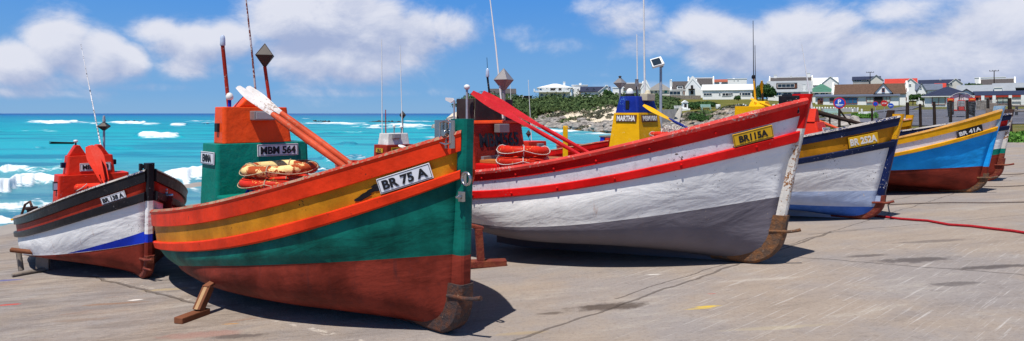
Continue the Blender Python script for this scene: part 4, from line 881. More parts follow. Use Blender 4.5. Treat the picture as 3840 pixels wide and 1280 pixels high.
for p,q,w in (((340,1035),(790,1150),.035),((1900,1290),(3120,870),.022),((2300,1120),(3700,690),.012),((2990,965),(3900,1035),.018),((0,850),(420,990),.04),((3900,640),(3300,760),.015),((3030,880),(3900,800),.012)):
    k,v=line_mask(t,flat,p,q,w,.16); c=t.mix(t.math('MULTIPLY',k,.55),c,S(98,86,80,.55)); cr=k if cr is None else t.math('MAXIMUM',cr,k)
    e=t.math('SUBTRACT',1,t.ramp(t.math('ABSOLUTE',t.math('SUBTRACT',v,w*1.7)),w*.5,w*1.3)); sp=t.ramp(t.noise(flat,5,4,.7),.52,.62)
    lim=t.math('MULTIPLY',e,sp); 
    if w>.03: c=t.mix(t.math('MULTIPLY',t.math('MULTIPLY',lim,t.ramp(sx.outputs[1],30,12)),.5),c,S(220,210,198,.85))
t.l.new(c,bs.inputs['Base Color']); bs.inputs['Roughness'].default_value=.9; bs.inputs['Specular IOR Level'].default_value=.15
pit=t.noise(flat,60,3,.7); hh=t.math('ADD',t.math('MULTIPLY',n2,.6),t.math('MULTIPLY',n3,.6)); hh=t.math('ADD',hh,t.math('MULTIPLY',pit,.25)); hh=t.math('ADD',hh,t.math('MULTIPLY',st,.9)); hh=t.math('SUBTRACT',hh,t.math('MULTIPLY',cr,1.2))
bp=t.add('ShaderNodeBump'); bp.inputs['Strength'].default_value=.75; bp.inputs['Distance'].default_value=.022; t.l.new(hh,bp.inputs['Height']); t.l.new(bp.outputs[0],bs.inputs['Normal'])
def uD(px,D): return ((px-CX)/F*D,D)
EDGE=[(-40,-12),(40,-12),(40,16)]+[uD(5600,22),uD(4700,24),uD(3840,26),uD(3450,30),uD(3100,36),uD(2800,38),uD(2450,38),uD(2200,36),uD(1500,34),uD(750,26.4),uD(300,19.2),uD(90,16.3),uD(0,15.3),(-20,12.5),(-40,4)]
k=MB(); n=len(EDGE); top=[(x,y,gz(x,y)) for x,y in EDGE]; bot=[(x,y,gz(x,y)-.9) for x,y in EDGE]
k.add(top+bot,[tuple(range(n))]+[(i,n+i,n+(i+1)%n,(i+1)%n) for i in range(n)]); sl=k.build('slipway',mc); sl['kind']='structure'
# ---- sand beside the slab
ms,t,bs=newmat('wet_sand'); g=t.add('ShaderNodeNewGeometry').outputs['Position']; n1=t.noise(g,.8,5,.6); c=t.mix(n1,S(176,160,145,.6),S(205,192,176,.7)); t.l.new(c,bs.inputs['Base Color']); bs.inputs['Roughness'].default_value=.55
px=np.linspace(-1800,1600,60); f=np.linspace(0,1,20); ex=np.array([-900,0,90,300,750,1500,1800]);eD=np.array([11.5,15.3,16.3,19.2,26.4,34,36.])
Dm=np.interp(px,ex,eD); PX,FF=np.meshgrid(px,f,indexing='ij'); DD=Dm[:,None]-1.2+FF*9; X=(PX-CX)/F*DD
Z=np.interp((DD-Dm[:,None]),[-1.2,0,1.6,8],[-1.22,-1.09,-1.16,-2.2])+.02*(fbm(X*.6,DD*.6,3,5)-.5); grid_mesh('beach_sand',X,DD,Z,ms)
# ---- land: profiles (distance, photo row or 'z'value) at several photo columns
Zc=lambda D,py: H-(py-HY)/F*D
def slabz(px,D): return gz((px-CX)/F*D,D)
PR=[(1560,[(60,-3),(118,-3),(200,-3),(900,-3)]),
 (1640,[(60,-3),(118,-3),(124,-1.3),(130,-1.25),(140,-2.5),(900,-3)]),
 (1690,[(60,-3),(118,-2.2),(123,'482'),(128,'462'),(134,'440'),(142,'448'),(170,-3),(900,-3)]),
 (1740,[(60,-3),(116,-2.5),(122,'482'),(130,'450'),(136,'418'),(150,'405'),(175,'392'),(230,'386'),(300,'384'),(900,8)]),
 (1850,[(60,-3),(116,-2.5),(128,'481'),(140,'455'),(155,'425'),(170,'395'),(182,'378'),(260,'372'),(900,16)]),
 (1980,[(60,-3),(125,-2.5),(139,'477'),(148,'466'),(158,'448'),(170,'425'),(182,'388'),(190,'374'),(260,'370'),(900,18)]),
 (2150,[(60,-3),(100,-2.5),(113,'489'),(122,'478'),(132,'458'),(150,'418'),(168,'386'),(180,'371'),(250,'366'),(900,20)]),
 (2285,[(50,-3),(80,-2.5),(96,'500'),(103,'488'),(112,'472'),(130,'432'),(148,'394'),(165,'371'),(240,'364'),(900,20)]),
 (2450,[(38.5,-2.2),(52,-1.4),(62,'498'),(78,'482'),(92,'468'),(106,'448'),(122,'404'),(150,'378'),(185,'371'),(220,'364'),(900,20)]),
 (2600,[(38.5,'s'),(50,'508'),(62,'496'),(80,'476'),(92,'452'),(104,'416'),(116,'406'),(150,'380'),(190,'371'),(240,'365'),(900,20)]),
 (2800,[(38.5,'s'),(46,'500'),(60,'474'),(78,'446'),(94,'414'),(106,'404'),(140,'381'),(170,'373'),(240,'368'),(900,20)]),
 (2950,[(38.5,'s'),(44,'502'),(58,'468'),(76,'435'),(92,'413'),(108,'403'),(140,'388'),(180,'380'),(240,'376'),(900,20)]),
 (3100,[(36.5,'s'),(44,'500'),(60,'450'),(76,'436'),(90,'424'),(105,'407'),(150,'394'),(180,'388'),(240,'378'),(900,20)]),
 (3250,[(33.5,'s'),(40,'500'),(58,'450'),(74,'433'),(90,'421'),(120,'404'),(150,'394'),(180,'388'),(240,'378'),(900,20)]),
 (3450,[(30.5,'s'),(36,'500'),(44,'484'),(58,'446'),(74,'426'),(92,'411'),(120,'402'),(150,'396'),(180,'390'),(240,'376'),(900,22)]),
 (3650,[(28.5,'s'),(35,'498'),(44,'478'),(58,'440'),(74,'422'),(92,'410'),(120,'400'),(150,'394'),(180,'388'),(240,'374'),(900,22)]),
 (3840,[(26.5,'s'),(33,'502'),(44,'474'),(58,'438'),(74,'420'),(92,'409'),(120,'400'),(150,'393'),(180,'386'),(240,'372'),(900,22)]),
 (4700,[(24.5,'s'),(33,'500'),(44,'470'),(58,'436'),(74,'418'),(92,'408'),(120,'400'),(150,'393'),(180,'386'),(240,'372'),(900,22)]),
 (6400,[(21,'s'),(33,'496'),(44,'468'),(58,'434'),(74,'416'),(92,'408'),(120,'400'),(150,'393'),(180,'386'),(240,'372'),(900,22)])]
NK=120; KK=np.linspace(0,1,NK)
def prof(px,pl):
    D=np.array([q[0] for q in pl],float); Zv=np.array([ (slabz(px,q[0])-.12) if q[1]=='s' else (Zc(q[0],float(q[1])) if isinstance(q[1],str) else q[1]) for q in pl]); return D,Zv
PD=[prof(px,pl) for px,pl in PR]; PXs=np.array([p[0] for p in PR],float)
DG=np.exp(np.linspace(math.log(20),math.log(900),260))
TAB=np.array([np.interp(DG,d,z,left=z[0]-(.0 if isinstance(PR[i][1][0][1],str) else 0)) for i,(d,z) in enumerate(PD)])
for i,(d,z) in enumerate(PD):          # nearer than the first profile point the land stays under the slab
    near=DG<d[0]; TAB[i][near]=np.minimum(z[0],np.array([slabz(PXs[i],q) for q in DG[near]])-.3)
def land(px,D):
    j=np.clip(np.searchsorted(PXs,px)-1,0,len(PXs)-2); t=(px-PXs[j])/(PXs[j+1]-PXs[j]); t=np.clip(t,0,1); t=t*t*(3-2*t)*.5+t*.5
    L=(np.log(np.clip(D,20,899))-math.log(20))/(math.log(900)-math.log(20))*259; i=np.clip(L.astype(int),0,258); f=L-i
    return (TAB[j,i]*(1-f)+TAB[j,i+1]*f)*(1-t)+(TAB[j+1,i]*(1-f)+TAB[j+1,i+1]*f)*t
def rockamt(px,D):
    z=land(px,D); py=HY+(H-z)/D*F
    r=sstep(px,1600,1680)*(1-sstep(px,2960,3080))*sstep(z,-1.6,-.9)*(1-sstep(D,150,175))*np.where(px>2420,sstep(D,60,72)*(1-sstep(D,100,112)),1.0)
    return r
def rocknoise(X,Y):
    a=fbm(X*.16,Y*.16,4,11); r=np.abs(fbm(X*.35+3,Y*.22,4,23)-.5)*2; c=vnoise(X*.5+a*2,Y*.5,31); q=np.floor(c*4)/4
    return (a-.5)*1.6+(.35-r)*1.3+q*.8-.3
def height(px,D):
    px=np.asarray(px,float);D=np.asarray(D,float); X=(px-CX)/F*D; z=land(px,D); ra=rockamt(px,D)
    return z+ra*rocknoise(X,D)*np.clip(D/120,.3,1.1)+.05*(fbm(X*.3,D*.3,3,77)-.5)*sstep(D,40,60)
def hz(X,Y): return float(height(CX+F*X/Y,Y))
def onland(px,D,dz=0): x=(px-CX)/F*D; return Vector((x,D,float(height(px,D))+dz))
ml,t,bs=newmat('headland_ground'); g=t.add('ShaderNodeNewGeometry').outputs['Position']
def att(nm): a=t.add('ShaderNodeAttribute'); a.attribute_name=nm; return a.outputs['Fac']
n1=t.noise(g,.25,6,.65); n2=t.noise(g,1.4,6,.7); n3=t.noise(g,6,4,.7)
rock=t.mix(t.ramp(n2,.38,.62),S(120,110,104,.6),S(205,190,172,.8)); rock=t.mix(t.math('MULTIPLY',t.ramp(n3,.5,.62),.6),rock,S(62,56,56,.5)); rock=t.mix(t.math('MULTIPLY',t.ramp(n1,.52,.62),.5),rock,S(205,180,140,.8))
wet=t.mix(t.ramp(n2,.4,.6),S(52,44,36,.5),S(150,125,84,.6))
sand=t.mix(n2,S(222,206,180,.85),S(236,224,204,.9)); sand=t.mix(t.math('MULTIPLY',t.ramp(n3,.56,.7),.4),sand,S(150,138,126,.7))
grass=t.mix(t.ramp(n1,.35,.65),S(118,124,50,.62),S(150,140,78,.68)); grass=t.mix(t.math('MULTIPLY',t.ramp(n3,.45,.65),.45),grass,S(84,96,36,.5)); grass=t.mix(t.math('MULTIPLY',t.ramp(n2,.58,.72),.45),grass,S(176,150,100,.7))
c=t.mix(t.ramp(t.math('ADD',att('sand'),t.math('MULTIPLY',t.math('SUBTRACT',n2,.5),.9)),.4,.6),rock,sand)
c=t.mix(t.ramp(t.math('ADD',att('grass'),t.math('MULTIPLY',t.math('SUBTRACT',n2,.5),.7)),.42,.58),c,grass)
c=t.mix(t.ramp(t.math('ADD',att('wet'),t.math('MULTIPLY',t.math('SUBTRACT',n2,.5),.8)),.4,.6),c,wet)
t.l.new(c,bs.inputs['Base Color']); bs.inputs['Roughness'].default_value=.95; bs.inputs['Specular IOR Level'].default_value=.1
bp=t.add('ShaderNodeBump'); bp.inputs['Strength'].default_value=.6; bp.inputs['Distance'].default_value=.25; t.l.new(n3,bp.inputs['Height']); t.l.new(bp.outputs[0],bs.inputs['Normal'])
px=np.concatenate([np.arange(1560,3100,5.0),np.arange(3100,6400,16.0)]); Dv=np.exp(np.linspace(math.log(21),math.log(900),330)); PX,DD=np.meshgrid(px,Dv,indexing='ij')
X=(PX-CX)/F*DD; Z=height(PX,DD); py=HY+(H-Z)/DD*F; nn=fbm(X*.08,DD*.08,3,41)
grassA=np.where(PX<2420,sstep(DD,172,184),sstep(DD,98,106)); grassA=np.where(PX>3010,sstep(DD,30,34),grassA)
sandA=np.where(PX<2420,.30+.95*sstep(nn,.36,.52)*sstep(DD-(150+(PX<2100)*6-(PX>2100)*(PX-2100)*.13),-32,-24)*(1-sstep(DD,168,178)),(1-sstep(DD,62,74))*1.0*(1-sstep(PX,3000,3060)))
sandA=np.maximum(sandA,np.exp(-((PX-2265)/38)**2)*np.exp(-((DD-128)/15)**2)*1.3); sandA=np.maximum(sandA,np.exp(-((PX-2060)/80)**2)*np.exp(-((py-440)/16)**2)*1.2*(PX<2420))
wetA=(1-sstep(Z,-.9,-.2))*(DD>60)
LAND=grid_mesh('headland',X,DD,Z,ml,{'grass':grassA,'sand':sandA,'wet':wetA},smooth=True)
# ---- road and car park laid on the land
mr,t,bs=newmat('asphalt'); g=t.add('ShaderNodeNewGeometry').outputs['Position']; n1=t.noise(g,.3,5,.6); n3=t.noise(g,8,3,.7); c=t.mix(t.ramp(n1,.35,.65),S(112,112,124,.62),S(140,138,148,.66)); c=t.mix(t.math('MULTIPLY',n3,.4),c,S(90,88,96,.5)); t.l.new(c,bs.inputs['Base Color']); bs.inputs['Roughness'].default_value=.85
def strip(name,rows,mat,dz=.06,kind='structure',ns=60,nt=8):
    """sheet laid on the land between two chains of (px,D) points"""
    A,B=rows; ta=np.linspace(0,1,len(A)); tb=np.linspace(0,1,len(B)); s=np.linspace(0,1,ns)
    a=np.stack([np.interp(s,ta,[p[0] for p in A]),np.interp(s,ta,[p[1] for p in A])],-1); b_=np.stack([np.interp(s,tb,[p[0] for p in B]),np.interp(s,tb,[p[1] for p in B])],-1)
    f=np.linspace(0,1,nt)[:,None,None]; q=a[None]*(1-f)+b_[None]*f; PXq,Dq=q[...,0],q[...,1]; return grid_mesh(name,(PXq-CX)/F*Dq,Dq,height(PXq,Dq)+dz,mat,kind=kind)
strip('car_park',([(3060,60),(3250,52),(3400,47),(3600,46),(3840,46),(5600,46)],[(3060,64),(3250,80),(3420,88),(3600,90),(3840,88),(5600,88)]),mr,.07,ns=120,nt=30)
strip('road',([(3075,70),(3200,75),(3330,86),(3400,92)],[(3075,74),(3200,80),(3300,96),(3400,112)]),mr,.10,nt=10)
strip('side_road',([(3290,86),(3340,100),(3400,125)],[(3420,88),(3440,105),(3470,128)]),mr,.13,nt=8)
# ---- sea
mw,t,bs=newmat('turquoise_sea'); g=t.add('ShaderNodeNewGeometry').outputs['Position']; sx=t.add('ShaderNodeSeparateXYZ'); t.l.new(g,sx.inputs[0])
dist=t.math('LOGARITHM',t.math('MAXIMUM',sx.outputs[1],5),10); nz=t.noise(t.scale(g,(.012,.03,.0)),1,5,.6); dd=t.math('ADD',dist,t.math('MULTIPLY',t.math('SUBTRACT',nz,.5),.28))
cr_=t.add('ShaderNodeValToRGB'); e=cr_.color_ramp.elements; e[0].position=.10; e[0].color=S(120,196,206,.55); e[1].position=1.0; e[1].color=S(0,66,150,.8)
for pos,col in ((.22,S(40,182,196,.80)),(.36,S(0,178,186,.85)),(.52,S(0,160,182,.85)),(.66,S(0,140,180,.8)),(.80,S(0,104,170,.8))):
    q=cr_.color_ramp.elements.new(pos); q.color=col
t.l.new(t.math('DIVIDE',t.math('SUBTRACT',dd,1.15),2.4),cr_.inputs[0])
n2=t.noise(t.scale(g,(.05,.22,0)),1,5,.6); n2b=t.noise(t.scale(g,(.5,1.6,0)),1,4,.6)
c=t.mix(t.math('MULTIPLY',t.ramp(n2,.46,.60),.6),cr_.outputs[0],S(0,108,150,.7)); c=t.mix(t.math('MULTIPLY',t.ramp(n2b,.5,.7),.2),c,S(0,120,160,.7))
right=t.math('MULTIPLY',t.ramp(sx.outputs[0],-6,12),t.ramp(sx.outputs[1],150,90)); c=t.mix(t.math('MULTIPLY',right,.55),c,S(130,200,208,.62))
fa=t.add('ShaderNodeAttribute'); fa.attribute_name='foam'; n4=t.noise(t.scale(g,(.9,2.2,0)),1.3,6,.72); n5=t.noise(t.scale(g,(.25,1.5,0)),1,6,.75); n6=t.noise(t.scale(g,(.11,.30,0)),1,6,.7); n4=t.mix(t.ramp(sx.outputs[1],30,90),n4,n6)
ff=t.math('ADD',fa.outputs['Fac'],t.math('MULTIPLY',t.math('SUBTRACT',n4,.5),1.9)); wc=t.math('MULTIPLY',t.ramp(n5,.745,.775),t.ramp(sx.outputs[1],40,80))
fm=t.math('MAXIMUM',t.ramp(ff,.42,.85),wc); foamc=t.mix(t.noise(t.scale(g,(1.2,2.5,1.5)),2,5,.7),(.60,.68,.72,1),(.90,.92,.93,1))
c=t.mix(fm,c,foamc); t.l.new(c,bs.inputs['Base Color']); t.l.new(t.math('ADD',t.math('MULTIPLY',fm,.5),.38),bs.inputs['Roughness']); bs.inputs['Specular IOR Level'].default_value=.25
wv=t.noise(t.scale(g,(.8,2.4,1)),1,5,.6); bp=t.add('ShaderNodeBump'); bp.inputs['Strength'].default_value=.35; bp.inputs['Distance'].default_value=.25; t.l.new(wv,bp.inputs['Height']); t.l.new(bp.outputs[0],bs.inputs['Normal'])
rows=np.concatenate([np.array([426.25,426.6,427,427.6,428.4]),np.arange(429.5,520,1.15),np.arange(520,700,1.5),np.arange(700,1010,2.2)])[::-1]
px=np.arange(-2600,6800,11.0); px=np.concatenate([np.arange(-2600,-40,40.0),np.arange(-40,2460,5.0),np.arange(2460,6800,60.0)])
DR=2.95*F/(rows-HY); PX,DD=np.meshgrid(px,DR,indexing='ij'); ROW=np.broadcast_to(rows,PX.shape); X=(PX-CX)/F*DD
# breakers: (px0,px1,row,half depth in rows,height m,foam,slant)
BRK=[(-900,385,700,26,.55,1.25,0),(560,1000,672,24,.50,1.2,0),(-900,170,818,26,.16,1.2,0),(-300,330,768,14,.06,.55,0),(488,705,518,8,.75,1.3,0),(625,712,471,3.2,.6,1.1,0),(60,330,461,3.2,.8,1.2,0),(-400,60,463,2.4,.4,.8,0),(395,640,465,6,.5,.95,0),(640,1000,457,2.4,.5,.9,0),
 (830,1120,466,4,.4,.9,0),(1090,1420,466,3.5,.6,1.15,0),(1300,1700,471,5,.5,1.1,0),(1480,1680,457,2.4,.6,1.0,0),(1380,1430,478,4,.6,1.2,0),(1250,1350,540,8,.3,.75,0),(1180,1400,596,12,.35,.85,0),(960,1240,512,4,.2,.6,0),(1540,1640,486,4,.3,.8,0),(1560,1700,520,5,.2,.7,0),
 (-900,420,762,44,.0,.62,0),(-900,260,640,16,.0,.45,0),(560,1000,712,26,.0,.62,0),(60,640,463,3.4,.5,.9,0),(640,1280,461,3.0,.5,.85,0),(-200,300,492,2.6,.3,.7,0),(250,520,560,3,.25,.62,0),(700,1500,500,3.5,.3,.6,0),(1250,1700,480,3,.4,.95,0),(-100,500,640,7,.35,.6,0),(820,1300,640,5,.2,.6,0),(120,175,553,3,.2,.8,0),(170,300,602,4,.2,.55,0),(90,140,450,1.6,.4,.9,0),(300,350,434,1,.5,.8,0),(900,1000,437,1,.6,.8,0),(1120,1180,446,1.4,.5,.9,0),(560,600,505,3,.3,.8,0),
 (2190,2420,578,26,.45,1.15,0),(2000,2200,516,4,.2,.75,0),(1990,2190,492,5,.25,1.0,0),(2080,2290,504,4,.2,.8,0),(2060,2290,540,6,.15,.65,0),(1960,2180,560,5,.15,.6,0),(2100,2300,527,3,.15,.6,0),(2150,2400,605,12,.1,.8,0)]
foam=np.zeros_like(X); Z=np.full_like(X,SEA)
Z+=.16*(fbm(X*.05,DD*.16,4,3)-.5)*2*sstep(DD,16,40); Z+=.05*(fbm(X*.5,DD*1.4,3,9)-.5)*sstep(DD,14,30)
for a,b_,row,hr,hm,fo,_ in BRK:
    w=(b_-a); wob=(fbm(PX/70,PX*0+row,4,int(row))-.5)*hr*2.0; d=(ROW-row-wob)/((.25+.75*np.minimum(1,sstep(PX,a,a+.4*w)*(1-sstep(PX,b_-.5*w,b_))))*hr*(.30+1.15*fbm(PX/45,PX*0+row*3,4,int(row)+9))); ends=sstep(PX,a-.02*w,a+.22*w)*(1-sstep(PX,b_-.22*w,b_+.02*w)); ends=ends*(.65+.5*fbm(PX/60,PX*0,3,int(row)+5))
    D0=2.95*F/(row-HY); crest=np.exp(-np.clip(d*1.5+.35,-4,4)**2)
    Z+=hm*ends*crest*np.where(d>0,1,.9); foam+=fo*ends*np.where(d<0,np.exp(-(d*1.7)**2),np.exp(-(d*.95)**2))
foam+=.55*np.exp(-((ROW-870)/30)**2)*(PX<300)
# froth along the shore of the headland
lz=height(np.clip(PX,1560,6400),np.clip(DD,21,899)); shore=np.exp(-((lz-SEA+.15)/.55)**2)*(PX>1620)*(PX<2460)*(DD>60); foam+=shore*.75
foam=np.where(ROW>640,foam,np.minimum(foam,1.2)*.78)
Z=np.minimum(Z,SEA+.95)
# dips under the ground near the slab so that no wave climbs on it
grid_mesh('sea',X,DD,Z,mw,{'foam':foam})
def far_rock(px0,px1,py0,py1,row,label,seed):
    D=2.95*F/(row-HY); w=(px1-px0)/F*D; h=(py1-py0)/F*D+.8; W=P((px0+px1)/2,row,D); rr=random.Random(seed); k=MB(); n=26; vs=[];m=9
    for i in range(n+1):
        t_=i/n; x=(t_-.5)*w; hh=h*(math.sin(math.pi*min(1,max(0,t_)))**.5)*(.45+.55*rr.random()); dp=w*.12*(.6+.5*rr.random())+.4
        for j in range(m): a=math.pi*j/(m-1); vs.append((x+rr.uniform(-.1,.1)*w/n,-dp*math.cos(a),-.7+hh*math.sin(a)*(1+.12*rr.uniform(-1,1))))
    k.v=vs
    for i in range(n):
        for j in range(m-1): k.f.append((i*m+j,i*m+j+1,(i+1)*m+j+1,(i+1)*m+j)); k.m.append(0); k.s.append(False)
    o=k.build('sea_rock',M['rockdark']); o.location=(W.x,W.y,SEA); tag(o,label,'rock','dark rocks breaking the sea'); return o
M['rockdark']=plain('wet_dark_rock',(.05,.045,.045,1),.8,0,.5,.8,.8); M['rockgrey']=plain('grey_shore_rock',(.30,.27,.245,1),.9,0,.4,1.2,.8)
far_rock(440,536,452,459,458,'low dark rock awash in surf left of the orange casing, near the horizon',1)
far_rock(745,800,463,467,466,'small dark rock just left of the orange casing',2)
far_rock(1372,1532,451,459,458,'long dark reef at the horizon behind the OSLO antennas',3)
far_rock(1145,1260,450,458,458,'dark reef in surf right of the crossed orange oars',4)
# half-sunk dark box in the water at the left
D=2.95*F/(541-HY); W=P(232,541,D); k=MB(); k.prism([Vector((-.46*D/25,0,-.1)),Vector((.38*D/25,0,-.1)),Vector((.44*D/25,0,.16)),Vector((-.3*D/25,0,.20)),Vector((-.42*D/25,0,.06))],(0,-.25,0),(0,.25,0)); k.tube([(-.4*D/25,-.3,.2),(.42*D/25,-.3,.14)],.05,6); o=k.build('drifting_raft',M['timberdark']); o.location=(W.x,W.y,SEA+.02); tag(o,'small dark raft drifting on the turquoise water at the left','raft')
# ================================================================== the village
M['wallwhite']=plain('whitewashed_wall',(.87,.87,.85,1),.9,0,.03,.4); M['wallcream']=plain('cream_wall',(.66,.64,.58,1),.9,0,.05,.4); M['wallgrey']=plain('grey_wall',(.40,.39,.38,1),.9,0,.08,.4)
M['thatchbrown']=plain('brown_thatch',(.115,.066,.045,1),.95,0,.25,3,.6); M['thatchdark']=plain('dark_thatch',(.085,.075,.075,1),.95,0,.25,3,.6); M['thatchpale']=plain('grey_thatch',(.24,.23,.22,1),.95,0,.15,3,.6)
M['slateblue']=plain('dark_slate_roof',(.030,.034,.065,1),.55,0,.15,1.5); M['bluegrey']=plain('blue_grey_sheet_roof',(.14,.16,.21,1),.5,0,.10,1); M['tinroof']=plain('grey_sheet_roof',(.33,.35,.37,1),.5,0,.08,1); M['roofwhite']=plain('white_roof',(.78,.78,.77,1),.7,0,.03,.5)
M['roofred']=plain('red_sheet_roof',(.50,.05,.03,1),.6,0,.12,1); M['roofterra']=plain('terracotta_roof',(.36,.10,.06,1),.8,0,.15,2); M['roofgreen']=plain('green_sheet_roof',(.07,.19,.13,1),.6,0,.12,1)
M['wglass']=glassy('window_glass',(.012,.022,.035,1),.08); M['wblue']=glassy('blue_window_glass',(.02,.08,.16,1),.08); M['wframe']=plain('white_window_frame',(.72,.72,.70,1),.6); M['wred']=plain('red_brown_window_frame',(.22,.03,.02,1),.6); M['curtain']=plain('net_curtain',(.50,.56,.50,1),.9,0,.15,9); M['door_r']=plain('red_door_paint',(.40,.04,.02,1),.5); M['door_b']=plain('brown_door_paint',(.16,.06,.03,1),.6)
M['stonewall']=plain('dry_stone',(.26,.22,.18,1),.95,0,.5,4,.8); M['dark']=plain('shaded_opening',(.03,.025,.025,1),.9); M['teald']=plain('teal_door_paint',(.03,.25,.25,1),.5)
def house(label,x0,x1,yb,ye,yr,D,dep=8,roof='gable',wall='wallwhite',rm='thatchdark',wins=(),yaw=0,blocks=(),chims=(),cat='house',name='house',over=.35,par=False,ridgecap=None,group='houses of the village',frame_='wframe',glass='wglass',quoin=None):
    pc=(x0+x1)/2; th=math.atan((pc-CX)/F); kx=D*math.cos(th)/F; kz=D/F; O=P(pc,yb,D)
    root=empty(name,O,-th+math.radians(yaw),label,cat,group); X=lambda px:(px-pc)*kx; Zf=lambda py:(yb-py)*kz
    def block(x0,x1,yb_,ye,yr,dep,roof,wall,rm,y0=0,par=False,over=over,gab=None):
        a,b_=X(x0),X(x1); e=Zf(ye); r=Zf(yr); zb=Zf(yb_)-(2.5 if yb_==yb else 0); w=MB()
        W_=M[wall]; R_=M[rm]
        if roof=='flat':
            w.box(((a+b_)/2,y0+dep/2,(zb+e)/2),(b_-a,dep,e-zb)); w.build('wall',W_,root); k=MB(); k.box(((a+b_)/2,y0+dep/2,e+.10),(b_-a+.3,dep+.3,.2)); k.build('roof',R_,root); return
        if roof=='gable':
            ym=y0+dep/2; w.prism([Vector((0,y0,zb)),Vector((0,y0+dep,zb)),Vector((0,y0+dep,e)),Vector((0,ym,r-.05)),Vector((0,y0,e))],(a,0,0),(b_,0,0)); w.build('wall',W_,root)
            k=MB(); ov=over; th_=.18
            for s_ in(-1,1):
                yo=ym+s_*(dep/2+ov); ze=e-(r-e)*ov/(dep/2); ax=a+(.3 if par else -ov); bx=b_-(.3 if par else -ov)
                k.prism([Vector((0,ym,r+.02)),Vector((0,yo,ze+.02)),Vector((0,yo,ze+th_)),Vector((0,ym,r+th_+.03))],(ax,0,0),(bx,0,0))
            k.build('roof',R_,root)
            if par:
                for xx in(a,b_):
                    k=MB(); q=.35; k.prism([Vector((0,y0-.15,zb)),Vector((0,y0+dep+.15,zb)),Vector((0,y0+dep+.15,e+.5)),Vector((0,ym+.5,r+.55)),Vector((0,ym,r+.8)),Vector((0,ym-.5,r+.55)),Vector((0,y0-.15,e+.5))],(xx-q/2,0,0),(xx+q/2,0,0)); k.build('gable_parapet',W_,root)
            if ridgecap: k=MB(); k.box(((a+b_)/2,ym,r+.22),(b_-a,.5,.35)); k.build('ridge_cap',M[ridgecap],root)
        if roof=='front':     # gable faces the viewer
            xm=(a+b_)/2 if gab is None else X(gab); w.prism([Vector((a,0,zb)),Vector((b_,0,zb)),Vector((b_,0,e)),Vector((xm,0,r)),Vector((a,0,e))],(0,y0,0),(0,y0+dep,0)); w.build('wall',W_,root)
            k=MB()
            for s_,xe in((-1,a),(1,b_)):
                xo=xe+s_*(.0 if par else .3); ze=e-(r-e)*(.0 if par else .3)/abs(xe-xm)
                k.prism([Vector((xm,0,r+.02)),Vector((xo,0,ze+.02)),Vector((xo,0,ze+.2)),Vector((xm,0,r+.2))],(0,y0+(.5 if par else -.3),0),(0,y0+dep+.2,0))
            k.build('roof',R_,root)
            if par: k=MB(); k.prism([Vector((a-.15,0,e-.1)),Vector((a-.15,0,e+.45)),Vector((xm-.35,0,r+.5)),Vector((xm,0,r+.75)),Vector((xm+.35,0,r+.5)),Vector((b_+.15,0,e+.45)),Vector((b_+.15,0,e-.1)),Vector((xm,0,r-.2))],(0,y0-.1,0),(0,y0+.4,0)); k.build('gable_parapet',W_,root)
        if roof=='hip':
            w.box(((a+b_)/2,y0+dep/2,(zb+e)/2),(b_-a,dep,e-zb)); w.build('wall',W_,root); o_=over+.2; ins=min((b_-a)/2*.9,dep/2); A=[Vector((a-o_,y0-o_,e+.02)),Vector((b_+o_,y0-o_,e+.02)),Vector((b_+o_,y0+dep+o_,e+.02)),Vector((a-o_,y0+dep+o_,e+.02))]; T=[Vector((a+ins,y0+dep/2,r)),Vector((b_-ins,y0+dep/2,r))]
            k=MB(); k.add(A+T,[(0,1,5,4),(1,2,5),(2,3,4,5),(3,0,4),(3,2,1,0)]); k.build('roof',R_,root); k=MB(); k.box(((a+b_)/2,y0+dep/2,e-.10),(b_-a+2*o_,dep+2*o_,.16)); k.build('eave_board',M['wframe'],root)
    block(x0,x1,yb,ye,yr,dep,roof,wall,rm,par=par)
    for bl in blocks:
        bl=dict(bl); block(bl.pop('x0'),bl.pop('x1'),bl.pop('yb',yb),bl.pop('ye'),bl.pop('yr',0),bl.pop('dep',4),bl.pop('roof','flat'),bl.pop('wall',wall),bl.pop('rm',rm),**bl)
    for wd in wins:
        wx0,wy0,wx1,wy1=wd[:4]; kind=wd[4] if len(wd)>4 else 'w'; yy=wd[5] if len(wd)>5 else 0
        a,b_=X(wx0),X(wx1); z0,z1=Zf(wy1),Zf(wy0); t_=.09; fm=M[frame_]; c=((a+b_)/2,yy,(z0+z1)/2)
        if kind in('d','dr','db','dt'):
            k=MB(); k.box((c[0],yy-.03,c[2]),(b_-a,.10,z1-z0)); k.build('door',M[{'d':'dark','dr':'door_r','db':'door_b','dt':'teald'}[kind]],root); continue
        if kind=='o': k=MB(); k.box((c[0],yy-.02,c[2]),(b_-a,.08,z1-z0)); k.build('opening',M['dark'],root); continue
        k=MB()
        for cc,dd in (((c[0],yy-.04,z0+t_/2),(b_-a,.16,t_)),((c[0],yy-.04,z1-t_/2),(b_-a,.16,t_)),((a+t_/2,yy-.04,c[2]),(t_,.16,z1-z0-2*t_-.004)),((b_-t_/2,yy-.04,c[2]),(t_,.16,z1-z0-2*t_-.004))): k.box(cc,dd)
        nv=max(0,int((b_-a)/1.1)) if kind!='c' else 1
        for i in range(nv): xx=a+(b_-a)*(i+1)/(nv+1); k.box((xx,yy-.04,c[2]),(t_*.7,.14,z1-z0-2*t_-.004))
        f=k.build('window',fm if kind!='c' else M['wred'],root); k=MB(); k.box((c[0],yy-.012,c[2]),(b_-a-t_,.05,z1-z0-t_)); k.build('pane',M['curtain'] if kind=='c' else M['wblue'] if kind=='b' else M[glass],f)
